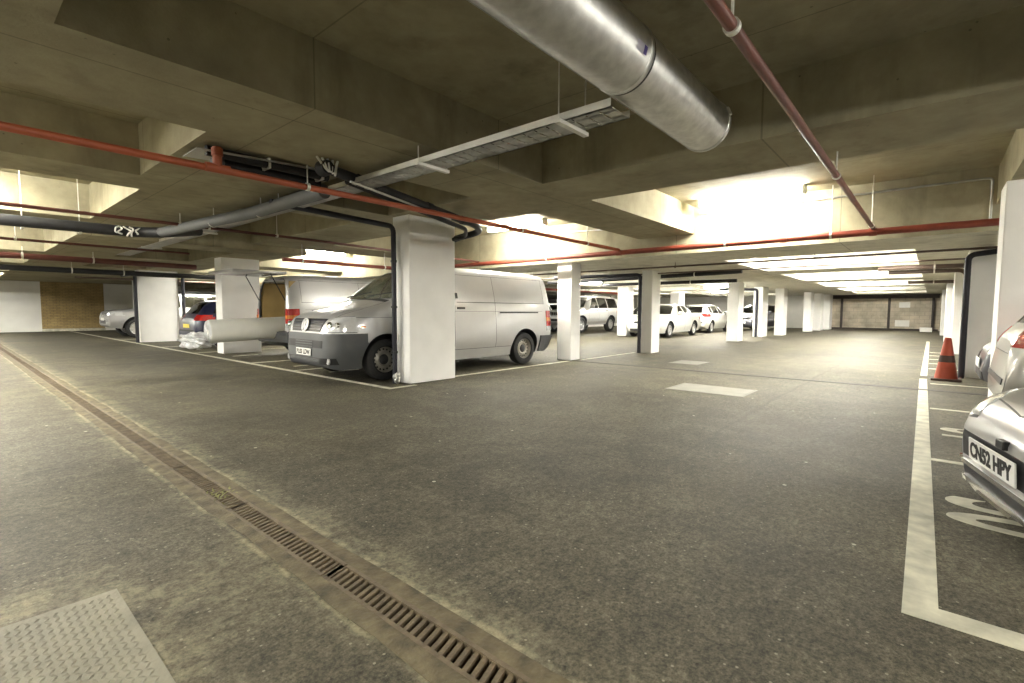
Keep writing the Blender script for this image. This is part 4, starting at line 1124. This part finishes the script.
# the roll and the loose things in and by the open van
t = tag(empty('carpet_roll', (3.55, 11.22, .60)), 'long thick grey wrapped roll sticking out of the open van', 'roll')
tilt = Matrix.Rotation(-.035, 4, 'Y')
bm = lathe(bmesh.new(), [(.05, -.01), (.225, -.01), (.24, .02), (.24, 3.6), (.0, 3.6)], 'x', 40); build('roll', xf(bm, tilt), M['roll'], t, True)
bm = bmesh.new(); pts = []
for k in range(150):                           # spiral of layers seen on the end
    a = k*.42; rr = .05+.18*k/150; pts.append((-.014, rr*math.cos(a), rr*math.sin(a)))
build('roll_end', xf(sweep(bm, pts, .0045, 5), tilt), M['poly'], t, True)
build('core', xf(lathe(bmesh.new(), [(.035, -.015), (.05, -.015), (.05, .3), (.035, .3), (.035, -.015)], 'x', 20), tilt), M['paper'], t, True)
bm = bmesh.new()
bmesh.ops.create_icosphere(bm, subdivisions=4, radius=1)
for v in bm.verts:
    n = v.co.copy(); f = 1+.14*math.sin(n.x*7+n.y*5)+.12*math.sin(n.z*11+n.x*6)+.08*math.sin(n.y*17)
    v.co = Vector((n.x*.30*f, n.y*.24*f, n.z*.16*f))
xf(bm, Matrix.Translation((3.42, 11.42, .42)))
tag(build('plastic_wrap', bm, M['poly'], None, True), 'crumpled clear plastic wrap bunched at the end of the grey roll', 'plastic wrap')
bm = BX(-.2, .2, -.3, .3, 0, .62, bev=.01); xf(bm, Matrix.Translation((5.75, 11.75, .98)) @ Matrix.Rotation(.25, 4, 'Y'))
tag(build('cardboard_sheet', bm, M['paper']), 'white board leaning inside the open van above the roll', 'board')

# generic cars
def car(kind, label, cat, loc, rz, sc, paint, name, rimm='alloy', style='nine', plate_txt='', rear_txt='', gl='glass'):
    P = {'hatch': HATP, 'sedan': SEDP, 'suv': SUVP, 'coupe': COUP}[kind]
    W = {'hatch': (.78, 3.25, .30, .19), 'sedan': (.90, 3.60, .315, .20), 'suv': (.92, 3.72, .385, .25), 'coupe': (.88, 3.42, .31, .21)}[kind]
    A = {'hatch': .355, 'sedan': .37, 'suv': .465, 'coupe': .37}[kind]
    root, bm = vehicle(P, label, cat, name, loc, rz, sc, paint, W, A, style, rimm)
    L = P['L']; h = P['wm'][5][1]
    G = {'hatch': dict(ws=[(-.62, .955), (.62, .955), (.50, 1.385), (-.50, 1.385)], wl=(.9, 2.2),
                       sw=[[(1.40, .955), (2.20, .975), (2.20, 1.36), (1.98, 1.34)], [(2.27, .98), (3.12, 1.0), (3.02, 1.36), (2.27, 1.365)], [(3.18, 1.0), (3.52, 1.04), (3.36, 1.32), (3.10, 1.35)]],
                       rw=[(-.50, 1.02), (.50, 1.02), (.45, 1.34), (-.45, 1.34)], rl=(3.3, 4.0)),
         'sedan': dict(ws=[(-.66, .965), (.66, .965), (.52, 1.355), (-.52, 1.355)], wl=(1.1, 2.4),
                       sw=[[(1.68, .93), (2.42, .95), (2.42, 1.335), (2.20, 1.31)], [(2.49, .95), (3.25, .96), (3.18, 1.24), (2.95, 1.33), (2.49, 1.335)], [(3.31, .965), (3.58, .99), (3.32, 1.2)]],
                       rw=[(-.56, 1.06), (.56, 1.06), (.48, 1.34), (-.48, 1.34)], rl=(3.0, 4.1)),
         'suv': dict(ws=[(-.70, 1.245), (.70, 1.245), (.60, 1.755), (-.60, 1.755)], wl=(1.1, 2.3),
                     sw=[[(1.66, 1.20), (2.42, 1.21), (2.42, 1.72), (2.10, 1.71)], [(2.50, 1.21), (3.38, 1.22), (3.38, 1.725), (2.50, 1.725)], [(3.46, 1.22), (4.50, 1.24), (4.38, 1.70), (3.46, 1.725)]],
                     rw=[(-.60, 1.22), (.60, 1.22), (.55, 1.68), (-.55, 1.68)], rl=(4.5, 4.9)),
         'coupe': dict(ws=[(-.62, .935), (.62, .935), (.48, 1.27), (-.48, 1.27)], wl=(1.2, 2.4),
                       sw=[[(1.75, .89), (2.75, .92), (2.72, 1.23), (2.25, 1.235)], [(2.82, .93), (3.35, .96), (3.0, 1.19), (2.80, 1.22)]],
                       rw=[(-.48, 1.0), (.48, 1.0), (.42, 1.25), (-.42, 1.25)], rl=(3.0, 4.0))}[kind]
    it = [('windscreen', 'front', G['ws'], gl, (*G['wl'], 0)), ('rear_window', 'rear', G['rw'], 'glassdark', (*G['rl'], 0))]
    for p in G['sw']: it += [('side_window', 'left', p, gl, None), ('side_window', 'right', p, gl, None)]
    glassy(root, bm, it)
    z = {'hatch': (.60, .74, .82, .98), 'sedan': (.58, .72, .72, .92), 'suv': (.86, 1.02, .80, 1.12), 'coupe': (.47, .57, .70, .86)}[kind]
    def frontlamp(p, nx=(-.1, .5, 0), m='lamp'):
        for s in (1, -1):
            pl = p if s > 0 else [(-a, b_) for a, b_ in p][::-1]
            g = region(bm, pl, 'front', .04, nx, False, .005, .008)
            if g.faces: build('headlamp', g, M[m], root, True)
            else: g.free()
    # front
    if kind != 'coupe':
        frontlamp([(.44 if kind != 'suv' else .52, z[0]), (h*.99, z[0]+.02), (h*.99, z[1]+.03), (.52 if kind != 'suv' else .56, z[1])])
        if kind == 'suv':
            gr = patches(root, bm, [('grille', 'front', rect(-.46, .46, .86, 1.0), 'trim', .004), ('front_bumper_insert', 'front', rect(-.5, .5, .56, .70), 'trim', .004)])
            for k in range(7):
                y = -.36+.12*k; g = region(bm, rect(y-.018, y+.018, .86, 1.0), 'front', .05, None, False, .014, .012)
                if g.faces: build('grille_bar', g, M['chrome'], gr[0], True)
            frontlamp(rect(.60, .80, .64, .74), m='clearlamp')
        else:
            patches(root, bm, [('grille', 'front', rect(-.36, .36, z[0]-.0, z[0]+.085), 'trim', .004), ('lower_intake', 'front', rect(-.50, .50, .27, .37), 'trim', .004)])
        plate(root, (-.012, 0, .45 if kind != 'suv' else .74), (0, -1, 0), (0, 0, 1), plate_txt, 'platewhite')
    # rear lamps, bumper strip, plate
    for s, sd in ((1, 'left'), (-1, 'right')):
        q = (.40, .58) if kind == 'sedan' else ((.52, .62) if kind != 'suv' else (.66, .70))
        pl = [(q[0], z[2]), (h, z[2]), (h, z[3]), (q[1], z[3])]
        pl = pl if s > 0 else [(-a, b_) for a, b_ in pl][::-1]
        g = region(bm, pl, 'rear', .04, (L-.55, L+.1, 0), False, .006, .008)
        if kind == 'hatch' or kind == 'suv':
            g2 = region(bm, rect(L-.18, L, z[2], z[3]), sd, .05, None, False, .006, .008)
            me = bpy.data.meshes.new('t'); g2.to_mesh(me); g2.free(); g.from_mesh(me); bpy.data.meshes.remove(me)
        if g.faces: build('tail_lamp', g, M['redlamp'], root, True)
        else: g.free()
        it = []
        if kind == 'suv':
            it += [('cladding', sd, rect(.5, 4.5, .44, .56), 'champ' if paint != 'champ' else 'bumper', .012)]
        else: it += [('rubbing_strip', sd, rect(W[0]+.48, W[1]-.45, .50, .545), 'trim' if paint not in ('whitecar', 'cream') else paint, .008)]
        doors = {'hatch': (1.30, 2.235, 3.05), 'sedan': (1.50, 2.455, 3.30), 'suv': (1.52, 2.46, 3.42), 'coupe': (1.55, 2.78)}[kind]
        zb = {'suv': .56}.get(kind, .30); zt_ = {'suv': 1.2, 'coupe': .88}.get(kind, .93)
        for x in doors: it.append(('shut_line', sd, rect(x, x+.007, zb, zt_), 'seam', .0012))
        for x in doors[1:]: it.append(('door_handle', sd, rect(x-.24, x-.06, zt_-.12, zt_-.08), paint if kind != 'suv' else 'trim', .014))
        patches(root, bm, it)
        mirror(root, doors[0]+.22, s*h*.97, zt_+.02, paint if kind != 'hatch' else paint, .85)
    if kind in ('hatch', 'suv'):
        patches(root, bm, [('tailgate_line', 'rear', rect(-.5, .5, z[2]-.06, z[2]-.052), 'seam', .0015), ('rear_bumper_strip', 'rear', rect(-.6, .6, .50, .55), 'trim', .008)])
        zz = .66 if kind == 'hatch' else .86
    else: zz = .62
    g = region(bm, rect(-.26, .26, zz-.005, zz+.005), 'rear', .05, (L-.6, L+.1, 0), False, 0, 0)
    xr = max([v.co.x for v in g.verts] or [L]); g.free()
    if rear_txt is not None: plate(root, (xr+.012, 0, zz), (0, 1, 0), (0, 0, 1), rear_txt, 'plateyellow')
    if kind == 'suv':
        for s in (1, -1):
            bmr = bmesh.new(); sweep(bmr, fillet([(2.2, s*.60, 1.80), (2.3, s*.60, 1.87), (4.2, s*.58, 1.86), (4.3, s*.58, 1.79)], .06), .018, 8)
            build('roof_rail', bmr, M['trim'], root, True)
    zf = {'suv': .55}.get(kind, .30); xd = {'hatch': 1.35, 'sedan': 1.62, 'suv': 1.62, 'coupe': 1.70}[kind]
    zd = {'hatch': .93, 'sedan': .92, 'suv': 1.18, 'coupe': .88}[kind]
    if kind == 'coupe': cabin(root, 1.2, 3.6, .62, zf, zd, xd, [(2.35, 2)], -.34)
    else: cabin(root, 1.1, {'hatch': 3.5, 'sedan': 3.6, 'suv': 4.4}[kind], .66, zf, zd, xd, [(xd+.70, 2), (xd+1.55, 3)], -.36)
    return root, bm

def finish(rb, paint): done(rb[0], rb[1], paint); return rb[0]

# silver car at the lower right: flat nose panel, black slot, chrome lipped lower intake
R15 = math.radians(-90+14)
rb = car('coupe', 'silver car with a white number plate reading CN52 HPY at the right edge', 'car', (3.28, -.268, 0), R15, 1.0, 'silver', 'coupe_car')
root, bm = rb
patches(root, bm, [('grille_slot', 'front', [(-.40, .282), (.40, .282), (.43, .412), (-.43, .412)], 'trim', .004),
                   ('bonnet_line', 'top', [(.145, -.50), (.153, -.50), (.078, 0), (.070, 0)], 'seam', .0015), ('bonnet_line', 'top', [(.070, 0), (.078, 0), (.153, .50), (.145, .50)], 'seam', .0015),
                   ('lower_intake', 'front', [(-.36, .175), (.36, .175), (.46, .232), (-.46, .232)], 'trim', .004)])
for s in (1, -1):
    pl = [(.34, .505), (.60, .47), (.80, .50), (.80, .60), (.60, .63), (.42, .60)]
    pl = pl if s > 0 else [(-a, b_) for a, b_ in pl][::-1]
    g = region(bm, pl, 'front', .02, (-.1, .6, 0), False, .006, .010)
    hl = build('headlamp', g, M['lamp'], root, True)
    g = region(bm, [(a*.985, b_-.012) for a, b_ in pl], 'front', .02, (-.1, .6, 0), False, .0015, .003); build('headlamp_seal', g, M['trim'], hl, True)
for a, b_ in (((-.55, .248), (.55, .248)), ((-.38, .166), (.38, .166))):
    g = region(bm, rect(a[0], b_[0], a[1]-.012, a[1]+.012), 'front', .04, None, False, .016, .014)
    if g.faces: build('chrome_lip', g, M['chrome'], root, True)
plate(root, (-.022, 0, .345), (0, -1, 0), (-.06, 0, 1), 'CN52 HPY', 'platewhite')
build('tow_cover', BX(-.02, .02, -.11, -.03, .420, .462, bev=.005), M['trim'], root)
finish(rb, 'silver')

finish(car('hatch', 'pale grey-beige car parked tail out behind the silver car, red lamp showing', 'car', (6.12, -.47-3.98*.95, 0), PI/2, .95, 'champ', 'hatchback_car', rear_txt=None), 'champ')
finish(car('hatch', 'dark car mostly hidden between the two right columns', 'car', (8.35, -.47, 0), -PI/2, 1.0, 'darkcar', 'hatchback_car'), 'darkcar')
finish(car('hatch', 'dark blue hatchback with a yellow plate, parked beside the broad white column', 'car', (4.3+3.99*.92, 15.25, 0), PI, .92, 'blue', 'hatchback_car', gl='glassdark'), 'blue')
finish(car('suv', 'silver off-road car with black tyres, nose out left of the broad white column', 'car', (3.85, 23.0, 0), 0, .92, 'silver', 'off_road_car'), 'silver')
finish(car('suv', 'white car showing a side window behind the dark blue hatchback', 'car', (6.4, 20.9, 0), 0, 1.0, 'whitecar', 'off_road_car'), 'whitecar')
finish(car('suv', 'silver off-road car with dark windows seen between the slim column and the downpipe', 'car', (18.85, 13.45, 0), 0, .98, 'silverlight', 'off_road_car', gl='glassdark'), 'silverlight')
finish(car('hatch', 'white car with a black lower bumper behind the silver van tail', 'car', (18.6, 15.9, 0), 0, 1.0, 'whitecar', 'hatchback_car'), 'whitecar')
finish(car('hatch', 'white car nose peeking out left of the third column downpipe', 'car', (21.6, 11.0, 0), 0, .92, 'whitecar', 'hatchback_car'), 'whitecar')
finish(car('sedan', 'pale saloon car facing left right of the third column', 'car', (18.0, 8.7, 0), 0, .96, 'cream', 'saloon_car', gl='glassdark'), 'cream')
finish(car('hatch', 'pale hatchback with a red tail lamp parked behind the pale saloon', 'car', (23.6+3.98, 8.9, 0), PI, .96, 'cream', 'hatchback_car', gl='glassdark'), 'cream')
finish(car('hatch', 'dark slate car half hidden by the far column with a dark pipe', 'car', (28.4, 7.9, 0), math.radians(-8), 1.0, 'darkcar', 'hatchback_car', plate_txt=''), 'darkcar')

# notices on the far wall
for z0, z1, y0, y1, lb in ((1.30, 1.62, .95, 1.45, 'upper white notice on the far block wall'), (.22, .58, .95, 1.6, 'lower white notice on the far block wall')):
    tag(build('notice', BX(35.97, 35.995, y0, y1, z0, z1, bev=.004), M['paper']), lb, 'notice')
t = tag(empty('cardboard_box', (34.2, .2, 0)), 'small white box on the floor at the foot of the far wall', 'box')
build('carton', BX(-.3, .3, -.25, .25, 0, .22, bev=.01), M['paper'], t); build('flap', BX(-.3, .3, .25, .262, .12, .225), M['paper'], t)

# ------------------------------------------------------------------ camera, world
cd = bpy.data.cameras.new('camera'); cam = bpy.data.objects.new('camera', cd); COL.objects.link(cam)
cd.sensor_fit = 'HORIZONTAL'; cd.sensor_width = 36; cd.lens = 489/1024*36; cd.clip_start = .03; cd.clip_end = 200
F_ = 489.
def unit(v): return v/np.linalg.norm(v)
a = unit(np.array([932-512, -(312-341.5), -F_])); b = unit(np.array([-60-512, -(308-341.5), -F_]))
m = unit(a+b); d = a-b; d = unit(d-m*(d@m)); a, b = (m+d)/2**.5, (m-d)/2**.5
R = np.stack([a, b, np.cross(a, b)])
mw = Matrix([list(R[i])+[(0, 0, 1.06)[i]] for i in range(3)]+[[0, 0, 0, 1]])
cam.matrix_world = mw
S.camera = cam
w = bpy.data.worlds.new('world'); S.world = w; w.use_nodes = True
w.node_tree.nodes['Background'].inputs['Color'].default_value = (.9, .92, 1, 1); w.node_tree.nodes['Background'].inputs['Strength'].default_value = .02
S.view_settings.view_transform = 'Standard'; S.view_settings.look = 'None'; S.view_settings.gamma = 1; S.view_settings.use_curve_mapping = False
S.view_settings.exposure = 0.95
S.cycles.max_bounces = 10; S.cycles.diffuse_bounces = 6; S.cycles.transparent_max_bounces = 16
